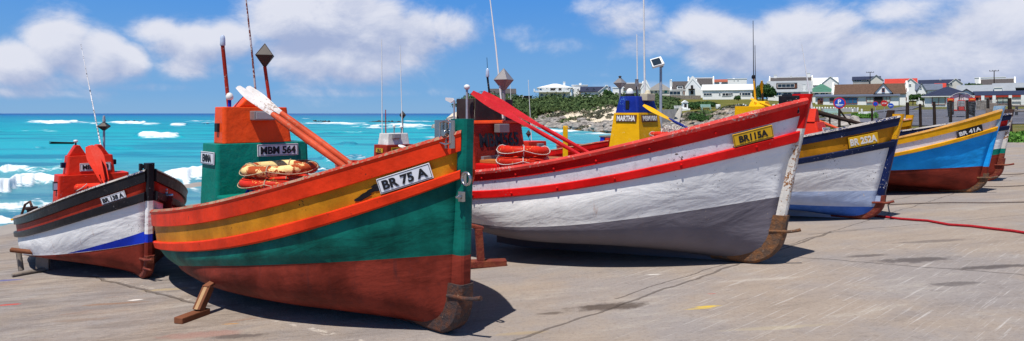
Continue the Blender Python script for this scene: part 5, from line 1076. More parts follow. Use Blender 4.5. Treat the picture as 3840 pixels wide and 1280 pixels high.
    for cx0,cx1,cy,*rest in chims:
        yb2=rest[0] if rest else ye; yo=rest[1] if len(rest)>1 else dep/2; a,b_=X(cx0),X(cx1); k=MB(); k.box(((a+b_)/2,yo,(Zf(yb2)+Zf(cy))/2),(b_-a,max(.6,b_-a),Zf(cy)-Zf(yb2))); k.box(((a+b_)/2,yo,Zf(cy)+.06),(b_-a+.15,max(.6,b_-a)+.15,.14)); k.build('chimney',M['wallwhite'],root)
    root['X0']=0; del root['X0']
    return root,X,Zf
R6=lambda l,ox=1950,oy=200,s=.4657:[(ox+q[0]*s,oy+q[1]*s,ox+q[2]*s,oy+q[3]*s)+tuple(q[4:]) for q in l]
R8=lambda l:R6(l,3240,240,.4658); R7=lambda l:R6(l,2700,220,.4658); R9=lambda l:R6(l,1900,280,.31056); R4=lambda l:R6(l,1350,100,.6988)
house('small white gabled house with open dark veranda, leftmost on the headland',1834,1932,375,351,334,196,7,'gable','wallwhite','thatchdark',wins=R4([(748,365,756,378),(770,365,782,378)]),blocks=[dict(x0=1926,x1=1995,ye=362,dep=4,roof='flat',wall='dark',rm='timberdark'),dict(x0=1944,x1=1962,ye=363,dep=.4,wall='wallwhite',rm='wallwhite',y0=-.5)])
_,X,Zf=house('big two-storey white house with a long balcony on the cliff edge',2020,2143,372,329,312,200,9,'hip','wallwhite','roofwhite',
 wins=R9([(405,232,440,262,'b'),(472,232,495,258,'b'),(525,230,558,268,'b'),(568,228,605,268,'b'),(625,230,660,268,'b'),(680,228,712,262,'b'),(396,165,428,198,'b'),(475,160,495,186,'b'),(528,158,600,200,'o'),(628,158,660,200,'o'),(735,155,768,198,'b')]),blocks=[],chims=[(2112,2120,308,330,2)])
hb=_; k=MB(); a,b_=X(2004),X(2136); k.box(((a+b_)/2,-1.0,Zf(345.5)),(b_-a,2.2,.28)); bal=k.build('balcony',M['wallwhite'],hb); k=MB()
k.box(((a+b_)/2,-2.05,Zf(340.5)),(b_-a,.08,.10)); 
for i in range(17): k.box((a+.1+(b_-a-.2)*i/16,-2.05,Zf(343.0)),(.09,.07,.45))
k.build('railing',M['wallwhite'],bal)
for p_ in (2004,2052,2085,2112,2134): k=MB(); k.box((X(p_),-2.05,Zf(340)),(.42,.42,.9)); k.build('pillar',M['wallwhite'],bal)
house('white flat-roofed two-storey block beside the balcony house',2145,2203,370,321,0,206,8,'flat','wallwhite','wallwhite',wins=R9([(800,172,815,195),(852,170,872,195),(852,232,872,250),(800,232,812,258)]),chims=[(2172,2180,312,322)],blocks=[dict(x0=2172,x1=2181,ye=342,dep=.6,wall='stonewall',rm='stonewall',y0=-.8)])
house('white cottage with navy roof and two small dormers',2179,2286,364,344,326,192,8,'gable','wallwhite','slateblue',wins=R9([(1148,228,1160,244),(1195,224,1208,248,'o')]),blocks=[dict(x0=2198,x1=2207,ye=339,yr=333,dep=2.5,roof='front',y0=1,yb=345),dict(x0=2222,x1=2231,ye=338,yr=332,dep=2.5,roof='front',y0=1,yb=345),dict(x0=2246,x1=2290,ye=345,yr=322,dep=6,roof='front',y0=-.6,gab=2276,rm='wallwhite')],chims=[(2272,2280,320,345)])
house('white house with dark thatch between white gable ends, behind the MARTHA casing',2334,2412,363,337,313,190,9,'gable','wallwhite','thatchdark',par=True,ridgecap='roofwhite',
 wins=R9([(1308,212,1340,240),(1385,218,1430,248),(1440,218,1500,248,'o'),(1510,218,1555,250)]),blocks=[dict(x0=2297,x1=2340,ye=330,dep=6,wall='wallwhite',rm='wallwhite'),dict(x0=2403,x1=2436,ye=337,yr=309,dep=9,roof='front',y0=-1.2,par=True)],chims=[])
house('white bungalow with grey hipped thatch and a teal door',2436,2512,362,337,308,196,12,'hip','wallwhite','thatchpale',wins=R9([(1745,198,1762,225),(1790,195,1818,222),(1835,195,1860,222),(1905,190,1938,225,'dt')]))
house('Cape Dutch house with dark thatch, balcony gable and tall left chimney',2516,2612,357,339,305,186,10,'gable','wallwhite','thatchdark',par=True,
 wins=R9([(1965,200,2100,246,'w',-.3),(2110,200,2128,240,'w',-.3),(2132,200,2150,244,'db',-.35),(2062,140,2126,168,'w',.2)])+R9([(2222,134,2250,180,'o',-2.15),(2220,198,2252,242,'o',-2.15)]),
 blocks=[dict(x0=2514,x1=2572,ye=339.5,dep=2,y0=-.3,rm='wallwhite'),dict(x0=2538,x1=2562,yb=338,ye=322,dep=3,y0=.25,rm='thatchdark'),dict(x0=2571,x1=2626,ye=333,yr=297,dep=9,roof='front',y0=-2,par=True,gab=2597),dict(x0=2583,x1=2603,yb=339,ye=337.5,dep=1,y0=-3,wall='timberdark',rm='timberdark')],chims=[(2511,2519,301,345,1)])
house('dark thatched house with white curvy gables, rising behind the balcony gable house',2580,2676,345,317,293,225,9,'gable','wallwhite','thatchdark',par=True,ridgecap='roofwhite')
house('house with terracotta roof, farthest of those above the long white house',2681,2746,335,308,298,262,8,'gable','wallcream','roofterra')
house('white flat-roofed house behind the long white house',2729,2800,335,297,0,240,8,'flat','wallwhite','wallwhite',wins=R7([(110,172,118,180),(140,172,150,180)]),chims=[(2748,2755,293,300)])
house('long low white house with white roof and rows of small-paned windows',2634,2828,371,338,317,172,9,'gable','wallwhite','roofwhite',
 wins=R6([(1475,320,1545,340),(1600,320,1615,338),(1630,320,1700,345),(1708,318,1716,338)])+R7([(15,275,75,303),(85,275,100,298),(155,275,172,298),(175,275,245,300)]),chims=[(2697,2704,308,330)])
house('house with pale metal mansard roof and a wide strip dormer, beside the white flagpole',2878,3040,374,345,303,178,12,'gable','wallwhite','tinroof',
 wins=R7([(385,270,430,298,'b'),(450,270,492,298,'b'),(508,272,575,300),(590,270,650,290,'b')])+R7([(462,202,600,232,'w',1.0)]),blocks=[dict(x0=2912,x1=2988,yb=331,ye=312,dep=4,y0=1.05,wall='door_b',rm='tinroof'),dict(x0=2955,x1=2980,ye=361,dep=1,y0=-5,wall='stonewall',rm='stonewall')],chims=[(3011,3021,318,360,.5)])
house('long thatched house with white ridge and two stout chimneys, high behind',2884,3046,340,308,290,232,10,'gable','wallwhite','thatchdark',par=True,ridgecap='roofwhite',chims=[(2900,2912,278,295),(3027,3039,274,295),(2963,2970,283,296)])
house('white gabled houses cluster right of the stout chimneys',3046,3140,345,318,292,238,9,'gable','wallwhite','roofwhite',blocks=[dict(x0=3085,x1=3142,ye=312,yr=290,dep=8,roof='front',y0=-2,rm='roofwhite')])
house('white bungalow with faded green metal roof',3031,3130,378,346,312,176,12,'hip','wallwhite','roofgreen',wins=R7([(760,272,795,292),(808,270,845,292),(850,270,870,290)]))
_,X,Zf=house('large white house with brown thatch, a small centre gable and blue-grey veranda roof',3118,3400,396,353,315,150,11,'gable','wallwhite','thatchbrown',par=True,
 wins=R7([(778,318,825,366,'db',-3.1),(800,318,824,342,'w',-3.25),(880,316,918,344,'w',-3.1),(955,315,1108,365,'b',-3.1)])+R8([(20,270,78,315,'c',-3.1),(82,262,145,320,'o',-3.1),(148,266,205,312,'c',-3.1),(330,200,337,230),(330,272,342,298)])+R7([])+R8([(142,198,166,230,'w',-1.05)]),
 blocks=[dict(x0=3054,x1=3366,ye=362,dep=4,y0=-3,rm='bluegrey'),dict(x0=3281,x1=3343,yb=352,ye=349,yr=315,dep=5,roof='front',y0=-1,par=False,rm='thatchbrown')],frame_='wred')
k=MB(); a,b_=X(3052),X(3372); k.prism([Vector((0,-3.5,Zf(364))),Vector((0,-3.5,Zf(361.5))),Vector((0,.6,Zf(352))),Vector((0,.6,Zf(354)))],(a,0,0),(b_,0,0)); k.build('veranda_roof',M['bluegrey'],_)
house('two-storey house with navy roof on the skyline above the brown thatch',3198,3300,345,300,287,240,9,'gable','wallgrey','slateblue',wins=R7([(1080,170,1140,185),(1180,168,1215,185)]),blocks=[dict(x0=3262,x1=3310,ye=302,yr=284,dep=9,roof='front',y0=-1,wall='wallcream',rm='tinroof')])
house('house with bright red metal roof behind the thatched house',3320,3436,350,319,295,210,10,'gable','wallwhite','roofred',blocks=[dict(x0=3388,x1=3442,ye=318,yr=296,dep=9,roof='front',y0=-1,rm='roofwhite')],wins=R8([(360,165,380,180,'w',-1.05)]))
house('small white house with blue-grey roof and one front gable, between two trees',3436,3529,388,338,316,160,8,'gable','wallwhite','bluegrey',blocks=[dict(x0=3440,x1=3472,ye=338,yr=313,dep=8,roof='front',y0=-1,rm='bluegrey')],wins=R8([(448,178,466,198,'w',-1.05),(418,252,442,288,'w',-1.05)]))
house('house with long navy roof and white gable end on the skyline',3445,3598,355,318,299,215,10,'gable','wallcream','slateblue',blocks=[dict(x0=3560,x1=3606,ye=315,yr=298,dep=9,roof='front',y0=-1,rm='roofwhite')],chims=[(3522,3530,294,305)],wins=R8([(690,155,712,175,'w',-1.05)]))
house('small house with orange-red roof peeping between the navy roofs',3508,3543,350,329,314,190,6,'gable','wallwhite','roofred')
_,X,Zf=house('white bungalow with dark hipped roof and a wide curtained window, behind the tractor',3466,3640,404,360,323,118,11,'hip','wallwhite','slateblue',wins=R8([(545,262,657,330,'c'),(700,264,740,310,'w')]),blocks=[dict(x0=3600,x1=3646,ye=352,yr=338,dep=8,roof='front',y0=.4,rm='slateblue')],frame_='wred')
_,X,Zf=house('long white building with navy roof, red window frames and red door',3642,4080,398,357,341,122,9,'gable','wallwhite','slateblue',wins=R8([(878,265,905,320,'w'),(918,262,934,330,'dr'),(998,262,1022,305,'w'),(1065,262,1165,325,'c'),(1340,262,1440,325,'c'),(1560,262,1600,325,'w')]),frame_='wred')
for p_ in (3640,3680,3725,3788,3835,3900,3990):
    k=MB(); k.box((X(p_),-.8,Zf(378)),(.5,.5,Zf(357)-Zf(399))); k.build('veranda_pillar',M['wallwhite'],_)
k=MB(); k.box(((X(3642)+X(4080))/2,-.55,Zf(360.5)),(X(4080)-X(3642),.06,.35)); k.build('red_fascia',M['door_r'],_)
house('low building with broad pale grey metal roof behind the long navy roof',3588,3800,370,346,318,150,14,'gable','wallwhite','tinroof',blocks=[dict(x0=3728,x1=3757,ye=331,dep=2,y0=-.5,rm='wallwhite')])
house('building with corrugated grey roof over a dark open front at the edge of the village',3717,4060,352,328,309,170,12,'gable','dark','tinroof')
house('thatched hall with high white stepped gables at the skyline',3672,3806,345,318,296,212,10,'gable','wallwhite','thatchdark',par=True,ridgecap='roofwhite')
house('white flat-topped house on the skyline behind the white stepped gables',3655,3770,345,292,0,240,8,'flat','wallwhite','wallwhite')
# --- stone terraces and low walls
def lowwall(label,x0,x1,yt,D,h,mat,cat='wall',name='low_wall',t_=.4):
    k=MB(); n=10; vs=[]
    A=[onland(x,D) for x in np.linspace(x0,x1,n)]; o=A[0]
    for i in range(n-1):
        a=A[i]-o;b_=A[i+1]-o; k.prism([Vector((a.x,a.y,a.z-.8)),Vector((b_.x,b_.y,b_.z-.8)),Vector((b_.x,b_.y,b_.z+h)),Vector((a.x,a.y,a.z+h))],(0,0,0),(0,t_,0))
    ob=k.build(name,M[mat]); ob.location=o; return tag(ob,label,cat)
lowwall('dry-stone terrace wall in front of the Cape Dutch house',2462,2628,350,176,1.1,'stonewall')
lowwall('long white garden wall below the navy-roofed cottage',2190,2300,360,182,.7,'wallwhite')
lowwall('white kerb wall along the road bend under the bollards',3085,3215,416,92,.55,'wallgrey')
lowwall('dark stone wall right of the red tractor',3655,3720,410,84,1.3,'stonewall')
# --- white monument, benches, drum
W=onland(2568,108); r=empty('stone_monument',W,0,'small white gabled monument standing on the cliff lawn','monument'); k=MB(); k.box((0,0,.12),(1.5,1.2,.5)); k.build('plinth',M['wallwhite'],r); k=MB(); k.box((0,0,.85),(.85,.8,1.0)); k.build('shaft',M['wallwhite'],r); k=MB(); k.prism([Vector((-.55,-.5,1.351)),Vector((.55,-.5,1.351)),Vector((0,-.5,1.75))],(0,0,0),(0,1.0,0)); k.build('cap_stone',M['wallwhite'],r); k=MB(); k.box((0,-.405,.85),(.42,.03,.6)); k.build('plaque',M['dark'],r)
def bench(px,D,mat,label,rz=0,s=1.0):
    W=onland(px,D); r=empty('park_bench',W,rz,label,'bench','benches on the grass'); k=MB()
    for i in range(3): k.box((0,-.2+i*.16,.45),(1.7,.12,.05))
    k.build('seat',M[mat],r); k=MB(); 
    for i in range(3): k.box((0,.30+i*.03,.60+i*.15),(1.7,.04,.10))
    k.build('backrest',M[mat],r)
    for x in(-.7,.7): k=MB(); k.box((x,-.2,.20),(.08,.08,.5)); k.box((x,.28,.42),(.08,.08,.95)); k.build('leg',M[mat],r)
    r.scale=(s,s,s)
M['benchgreen']=plain('pale_green_bench_paint',(.40,.58,.52,1),.6); 
bench(2648,105,'benchgreen','pale green bench on the lawn right of the big round bush'); bench(2548,108,'wframe','white bench left of the small white monument',.3); bench(3258,70,'wframe','white bench beside the road bend, nearest the small blue sign',-.6,.55); bench(3238,69,'wframe','second white bench beside the road bend, left of the first',-.3,.55); bench(3128,62,'benchgreen','pale green bench just right of the red boat bow, below the parking sign',.2)
W=onland(2693,106); k=MB(); k.lathe((0,0,0),[(.36,0),(.40,.1),(.38,.5),(.36,.72),(.30,.74)],14); o=k.build('litter_bin',M['wframe']); o.location=W; tag(o,'white drum bin alone on the cliff lawn','bin')
# --- bollards
pb=None; n=0; rows_=[(2756,2952,101,30),(2770,2820,96,7),(3035,3215,100,19),(3180,3230,92,4)]
for x0,x1,D,m in rows_:
    for i in range(m):
        x=x0+(x1-x0)*i/(m-1)+random.uniform(-2,2); W=onland(x,D+random.uniform(-1,1))
        if pb is None:
            k=MB(); k.lathe((0,0,-.1),[(.13,0),(.12,.42),(.10,.49),(.04,.51)],10); pb=k.build('bollard',M['wframe']); tag(pb,'low white post in the lines edging the grass','bollard','white bollards edging the grass'); o=pb
        else: o=pb.copy(); COL.objects.link(o)
        o.location=W
# --- signs
def sign(px,py,D,r_,ybase,pole,label,cols,txt=None,kind='round'):
    c=P(px,py,D); root=empty('road_sign',Vector((c.x,c.y,c.z-(ybase-py)/F*D)),-math.atan(c.x/c.y),label,'sign'); h=(ybase-py)/F*D
    k=MB(); k.box((0,.05,(h)/2),(pole*2,pole*2,h+.0)); k.build('sign_post',M['timberdark' if pole>.04 else 'polegrey'],root)
    Mx=Matrix.Rotation(math.radians(90),3,'X'); n_=32 if kind=='round' else 8
    k=MB(); k.lathe((0,0,h),[(r_,0),(r_,.02)],n_,M=Mx,sm=False); f=k.build('sign_face',cols[0],root); k=MB(); k.lathe((0,-.022,h),[(r_*.80,0),(r_*.80,.006)],n_,M=Mx,sm=False); k.build('inner_disc',cols[1],f)
    if txt: lettering(txt,r_*(.72 if len(txt)==1 else .42),r_*(.5 if len(txt)==1 else 1.3),Matrix.Translation((0,-.034,h+(r_*.25 if len(txt)==1 else 0)))@Matrix.Rotation(math.radians(90),4,'X'),M['inkwhite'],f,.03)
    if txt=='P': k=MB(); k.box((0,-.031,h-r_*.28),(r_*1.2,.006,r_*.12)); k.box((0,-.031,h-r_*.48),(r_*.9,.006,r_*.10)); k.build('small_print',M['inkwhite'],f)
    return root
M['signred']=plain('sign_red',(.55,.02,.02,1),.4); M['signblue']=plain('sign_blue',(.01,.07,.45,1),.4)
sign(3148,387,36,.32,478,.045,'round blue parking sign with a red rim on a wooden post',(M['signred'],M['signblue']),'P')
sign(3316,388,72,.36,421,.03,'red octagonal stop sign by the road',(M['signred'],M['signred']),'STOP','oct')
sign(3283,390,68,.27,421,.03,'small blue disc sign left of the stop sign',(M['signred'],M['signblue']),None)
_=sign(3341,397,66,.25,412,.03,'low blue disc sign with a white arrow, right of the stop sign',(M['signblue'],M['signblue'])); k=MB(); k.box((0,-.036,(412-397)/F*66),(.26,.006,.05)); k.prism([Vector((-.16,0,(412-397)/F*66)),Vector((-.06,0,(412-397)/F*66+.09)),Vector((-.06,0,(412-397)/F*66-.09))],(0,-.04,0),(0,-.033,0)); k.build('arrow',M['inkwhite'],_)
# --- utility poles, floodlight pole
def upole(px,yt,yb,D,label):
    W=P(px,yb,D); h=(yb-yt)/F*D; r=empty('utility_pole',W,-math.atan(W.x/W.y),label,'pole'); k=MB(); k.tube([(0,0,0),(0,0,h)],[.16,.11],7); k.build('pole',M['timberdark'],r); k=MB(); k.box((0,0,h-.25),(2.4,.12,.14)); k.build('cross_arm',M['timberdark'],r)
    k=MB()
    for x in(-1.1,-.4,.4,1.1): k.lathe((x,0,h-.17),[(.06,0),(.08,.15),(.04,.3)],6)
    k.build('insulators',M['darkmetal'],r)
upole(3263,270,320,228,'wooden utility pole with a cross arm over the skyline house above the brown thatch'); upole(3728,264,330,200,'wooden utility pole with a cross arm above the white stepped gables')
W=P(2478,480,27); W.z=height(2478,38.5)*0+H-(500-HY)/F*27-.9; hh=(500-250)/F*27+.9
r=empty('floodlight_pole',W,0,'tall blue-grey pole carrying one big white floodlight, right of MARTHA','floodlight'); k=MB(); k.tube([(0,0,0),(0,0,hh)],[.062,.055],12); k.build('pole',M['polegrey'],r)
k=MB(); Mr=Matrix.Rotation(math.radians(-16),3,'Y')@Matrix.Rotation(math.radians(-30),3,'X'); c=Vector((-.20,-.16,hh+.16)); k.box(c,(.52,.16,.40),M=Mr,top=.92); hd=k.build('lamp_head',M['whiteplastic'],r,bevel=.02); k=MB(); k.box(c+Mr@Vector((-.03,-.085,-.01)),(.36,.02,.30),M=Mr); k.build('lens',M['wglass'],hd)
k=MB(); k.box((.02,-.02,hh+.04),(.14,.12,.16)); k.build('bracket',M['greymetal'],r)
# --- concrete ramp walls left of the lawn
r=empty('concrete_ramp',onland(2520,88),0,'pale concrete boat ramp with side walls under the cliff lawn','ramp'); o=r.location.copy()
def pl(pts,th,name,mat):
    k=MB(); V=[P(*p)-o for p in pts]; k.prism(V,(0,0,0),(0,th,0)); k.build(name,mat,r)
M['conc']=plain('pale_concrete',(.42,.39,.34,1),.9,0,.12,1.5,.3)
pl([(2482,470,84),(2482,412,84),(2540,410,88),(2520,470,86)],3,'side_wall',M['conc']); pl([(2520,465,83),(2556,403,100),(2560,408,100),(2545,470,84)],1.2,'ramp_wall',M['conc'])
# --- fence with posts and wire
r=empty('wire_fence',onland(3300,40),0,'wire mesh fence on dark wooden posts across the car park','fence'); o=r.location.copy()
FP=[(3112,425,478,40,.05),(3148,398,482,37,.07),(3272,407,481,38,.06),(3402,384,483,34,.085),(3453,390,482,34,.07),(3506,382,487,33,.07),(3565,378,480,36,.08),(3628,376,470,38,.08),(3705,370,450,40,.08),(3789,368,500,33,.09),(3900,366,500,33,.08),(4010,366,500,33,.08)]
tops=[]
for x,yt,yb,D,rr_ in FP:
    W=P(x,yb,D)-o; g_=onland(x,D)-o; h=(yb-yt)/F*D; k=MB(); b0=min(W.z,g_.z)-.3; jx=random.uniform(-.05,.05); k.tube([(W.x,W.y,b0),(W.x+jx*.5,W.y,W.z+h*.5),(W.x+jx,W.y,W.z+h)],[rr_*1.1,rr_,rr_*.92],8); k.build('fence_post',M['timberdark'],r); tops.append((W.x,W.y,W.z,W.z+h))
k=MB()
for (ax,ay,az,at_),(bx,by,bz,bt) in zip(tops[2:],tops[3:]):
    n_=14
    for i in range(n_):
        f=.06+.88*i/(n_-1); k.tube([(ax,ay,az+(at_-az)*f),(bx,by,bz+(bt-bz)*f)],.004,3,cap=False)
    m_=26
    for i in range(1,m_):
        f=i/m_; x=ax+(bx-ax)*f;y=ay+(by-ay)*f;z0=az+(bz-az)*f;z1=at_+(bt-at_)*f; k.tube([(x,y,z0+(z1-z0)*.05),(x,y,z1-(z1-z0)*.06)],.003,3,cap=False)
k.build('wire_mesh',M['greymetal'],r,fixn=False)
for a,b_ in (((3150,415,37),(3190,470,37)),): k=MB(); k.tube([P(*a)-o,P(*b_)-o],.05,7); k.build('brace',M['timberdark'],r)
W=onland(3396,31); k=MB(); k.lathe((0,0,-.3),[(.10,0),(.10,1.05),(.09,1.07)],14); o=k.build('marker_pipe',M['whiteplastic']); o.location=P(3396,502,32)+Vector((0,0,.0)); tag(o,'white plastic pipe post standing before the fence','post')
W=P(3185,486,33); k=MB(); k.lathe((0,0,-.3),[(.11,0),(.11,.45),(.10,.47)],14); o=k.build('marker_pipe',M['whiteplastic']); o.location=W; tag(o,'short white pipe stub above the navy gunwale','post')
r=empty('rail_fence',onland(3850,60),0,'low grey wooden rail fence at the right edge beyond the wire','fence'); o=r.location.copy()
for x in (3716,3752,3812,3870,3930,4000):
    g_=onland(x,60)-o; k=MB(); k.box((g_.x,g_.y,g_.z+.45),(.16,.16,1.2)); k.build('fence_post',M['timbergrey'],r)
for zz,x0,x1 in ((.95,3716,3770),(.55,3716,3812),(.95,3795,4000),(.45,3795,4000)):
    a=onland(x0,59.8)-o;b_=onland(x1,59.8)-o; k=MB(); k.tube([(a.x,a.y,a.z+zz),(b_.x,b_.y,b_.z+zz)],.09,5); k.build('rail',M['timbergrey'],r)
# --- tractor
W=P(3605,432,58); th=-math.atan(W.x/W.y); r=empty('tractor',W,th,'red tractor with black tyres parked before a pale rounded canopy','tractor'); s_=58/F
M['tyre']=plain('tractor_tyre',(.02,.022,.028,1),.85,0,.3,8,.6); M['tracred']=plain('tractor_red_paint',(.55,.03,.02,1),.4)
for sx_ in(-1,1):
    k=MB(); Mx=Matrix.Rotation(math.radians(90),3,'Y'); k.torus((sx_*.80,.9,.72),.50,.24,1.0,28,12,M=Mx)
    for i in range(22):
        a=2*math.pi*i/22; c=Vector((sx_*.80,.9+.73*math.cos(a),.72+.73*math.sin(a))); k.box(c,(.46,.07,.10),M=Matrix.Rotation(a,3,'X')@Matrix.Rotation(.4*sx_,3,'Z'))
    wh=k.build('rear_wheel',M['tyre'],r); k=MB(); k.lathe((sx_*.80-.1,.9,.72),[(.34,0),(.30,.1),(.10,.12),(.10,.2)],18,M=Mx); k.build('rim',M['tracred'],wh)
    k=MB(); k.torus((sx_*.66,-1.0,.42),.30,.12,1.0,24,10,M=Mx); wh=k.build('front_wheel',M['tyre'],r); k=MB(); k.lathe((sx_*.66-.06,-1.0,.42),[(.22,0),(.2,.08),(.06,.1)],14,M=Mx); k.build('rim',M['tracred'],wh)
    k=MB(); k.box((sx_*.80,.75,1.50),(.52,.9,.10)); k.box((sx_*.80,.30,1.36),(.52,.08,.26)); mg=k.build('mudguard',M['tracred'],r,bevel=.03); k=MB(); k.box((sx_*.80,.25,1.40),(.36,.03,.12)); k.build('headlight',plain('amber_lens',(.8,.25,.03,1),.3),mg)
k=MB(); k.box((0,-.45,1.02),(.56,1.5,.62)); k.box((0,-.5,.58),(.40,1.5,.34)); k.box((0,-1.0,.42),(1.2,.14,.14)); bd=k.build('bonnet',M['tracred'],r,bevel=.04)
k=MB(); k.box((0,-1.215,1.02),(.50,.03,.52)); gl=k.build('grille',M['dark'],bd); k=MB()
for i in range(5): k.box((-.2+.1*i,-1.235,1.02),(.02,.02,.50))
for i in range(5): k.box((0,-1.238,.82+.1*i),(.48,.02,.02))
k.build('grille_bars',M['whip'],gl)
k=MB(); k.box((0,.75,.85),(.55,.8,.9)); k.build('gearbox',M['tracred'],r); k=MB(); k.box((0,1.0,1.40),(.5,.45,.10)); k.box((0,1.22,1.6),(.5,.08,.4)); k.build('seat',M['blackrub'],r,bevel=.03)
k=MB(); k.torus((0,.45,1.72),.19,.02,1,20,8,M=Matrix.Rotation(.9,3,'X')); k.tube([(0,.25,1.3),(0,.45,1.70)],.02,6); k.build('steering_wheel',M['blackrub'],r); k=MB(); k.tube([(-.12,-.3,1.3),(-.12,-.3,1.95)],.035,8); k.build('exhaust_pipe',M['darkmetal'],r)
k=MB(); n_=16; vs=[]
for i in range(n_+1):
    a=math.pi*i/n_; 
    for rr_,y in ((1.12,.45),(1.16,.45),(1.16,1.4),(1.12,1.4)): vs.append(((rr_)*math.cos(a)*.98,y,.95+rr_*1.0*math.sin(a)*.96))
k.v=vs
for i in range(n_):
    for q in range(4): k.f.append((i*4+q,i*4+(q+1)%4,(i+1)*4+(q+1)%4,(i+1)*4+q)); k.m.append(0); k.s.append(False)
k.prism([Vector((1.12*math.cos(a_)*.98,0,.95+1.02*math.sin(a_)*.96)) for a_ in [math.pi*i/16 for i in range(17)]]+[Vector((-1.1,0,.5)),Vector((1.1,0,.5))],(0,.62,0),(0,.70,0)); hd=k.build('rear_canopy',plain('pale_grey_hood',(.62,.62,.60,1),.6),r)
# ================================================================== plants
def leafmat(name,a,b_):
    m,t,bs=newmat(name); g=t.add('ShaderNodeNewGeometry').outputs['Position']; n=t.noise(g,.45,4,.6); n2=t.noise(g,3,3,.6); ri=t.add('ShaderNodeNewGeometry').outputs['Random Per Island']
    f=t.math('ADD',t.math('MULTIPLY',t.ramp(n,.35,.65),.5),t.math('MULTIPLY',ri,.5)); c=t.mix(f,a,b_); t.l.new(c,bs.inputs['Base Color']); bs.inputs['Roughness'].default_value=.75; bs.inputs['Specular IOR Level'].default_value=.2; return m
M['leafscrub']=leafmat('scrub_foliage',(.022,.052,.016,1),(.105,.15,.05,1)); M['leaftree']=leafmat('tree_foliage',(.018,.055,.018,1),(.06,.13,.03,1)); M['leafgrey']=leafmat('grey_scrub_foliage',(.07,.075,.05,1),(.16,.15,.10,1)); M['leafgreen']=leafmat('bright_ground_foliage',(.04,.13,.015,1),(.12,.26,.04,1)); M['flower']=plain('yellow_flower',(.75,.60,.03,1),.7)
def leafcloud(cs,n,size,seed=0,flat=.5):
    """leaf quads on the shells of many clumps; cs = list of (centre, radii, share)"""
    R=np.random.default_rng(seed); out=[]
    tot=sum(c[2] for c in cs)
    for c,r,sh in cs:
        m=max(8,int(n*sh/tot)); v=R.normal(size=(m,3)); v/=np.linalg.norm(v,axis=1)[:,None]; v[:,2]=np.abs(v[:,2])*1.0-.15*R.random(m)
        k=.62+.42*R.random(m); p=np.array(c)+v*np.array(r)*k[:,None]; nrm=v+.55*R.normal(size=(m,3)); nrm/=np.linalg.norm(nrm,axis=1)[:,None]
        a=np.cross(nrm,R.normal(size=(m,3))); a/=np.linalg.norm(a,axis=1)[:,None]; b_=np.cross(nrm,a); s=size*(.6+.8*R.random(m))[:,None]
        out.append(np.stack([p-a*s,p-b_*s*flat,p+a*s,p+b_*s*flat],1))
    return np.concatenate(out)
def quads(name,Q,mat,parent=None,kind=None):
    n=len(Q); me=bpy.data.meshes.new(name); me.vertices.add(n*4); me.vertices.foreach_set('co',Q.reshape(-1,3).ravel()); me.loops.add(n*4); me.loops.foreach_set('vertex_index',np.arange(n*4,dtype=np.int32)); me.polygons.add(n); me.polygons.foreach_set('loop_start',np.arange(0,n*4,4,dtype=np.int32)); me.update(calc_edges=True); me.materials.append(mat)
    o=bpy.data.objects.new(name,me); COL.objects.link(o)
    if parent: o.parent=parent
    if kind: o['kind']=kind
    return o
R=random.Random(5); cl=[]; cg=[]
def addscrub(x0,x1,D0,D1,n,smin,smax,lst,h=.45):
    for i in range(n):
        x=R.uniform(x0,x1); D=R.uniform(D0,D1); s=R.uniform(smin,smax); c=onland(x,D); a=R.uniform(.8,1.6); lst.append(((c.x,c.y,c.z+s*.05),(s*a,s*1.2,s*h*R.uniform(.7,1.2)),s*s))
addscrub(1770,1960,156,178,42,2.4,5.0,cl,.62); addscrub(1940,2080,160,177,30,2.2,5.0,cl,.62); addscrub(2070,2190,153,169,22,1.8,4.4,cl,.62); addscrub(2180,2300,150,165,18,1.4,3.6,cl,.6); addscrub(2120,2260,132,150,7,1.2,2.4,cl,.55); addscrub(2290,2440,140,170,50,1.6,3.6,cl)
addscrub(2440,2510,118,150,22,1.2,2.8,cl); addscrub(2470,2560,112,135,14,1.0,2.0,cl); addscrub(2000,2280,140,158,14,.8,1.7,cl); addscrub(1960,2290,128,150,24,.7,1.5,cg); addscrub(2120,2300,110,135,12,.6,1.3,cg)
addscrub(2560,2900,86,102,26,.5,1.3,cg); addscrub(2620,2960,84,100,10,.8,1.5,cl,.3)
quads('coastal_scrub',leafcloud(cl,52000,.34,1),M['leafscrub'],kind='stuff')['label']='dense wind-shaped green scrub covering the cliff'
quads('dry_scrub',leafcloud(cg,9000,.22,2),M['leafgrey'],kind='stuff')
def bush(px,D,rx,rz_,label,mat='leaftree',n=2200,size=.2,ry=None,name='bush',lift=0,cat='bush',grp='bushes near the houses'):
    W=onland(px,D); r=empty(name,W,0,label,cat,grp); cs=[]
    for i in range(9): cs.append(((R.uniform(-.65,.65)*rx,R.uniform(-.5,.5)*(ry or rx),lift+R.uniform(.15,.55)*rz_),(rx*.5*R.uniform(.7,1.1),(ry or rx)*.5,rz_*.5*R.uniform(.8,1.1)),1))
    quads('crown',leafcloud(cs,n,size,int(px)),M[mat],r)
    k=MB(); k.tube([(0,0,-.2),(.05,0,lift*.5+.2),(0,.05,lift+rz_*.35)],[.12+.05*lift,.09,.05],6); k.tube([(.03,0,lift*.5+.1),(.4*rx,.1,lift+.4*rz_)],[.06,.03],5); k.tube([(.03,0,lift*.5+.1),(-.4*rx,-.1,lift+.45*rz_)],[.06,.03],5); k.build('trunk',M['timberdark'],r); return r
bush(2283,189,1.7,2.2,'rounded dark tree beside the navy-roofed cottage',name='tree',cat='tree',n=2500,size=.22,lift=.2)
bush(2203,186,1.6,1.2,'small rounded shrub on the left in front of the navy-roofed cottage',n=900); bush(2226,186,1.9,1.3,'small rounded shrub on the right in front of the navy-roofed cottage',n=900)
bush(2768,150,.9,1.4,'small bush against the long white house',n=800,size=.15)
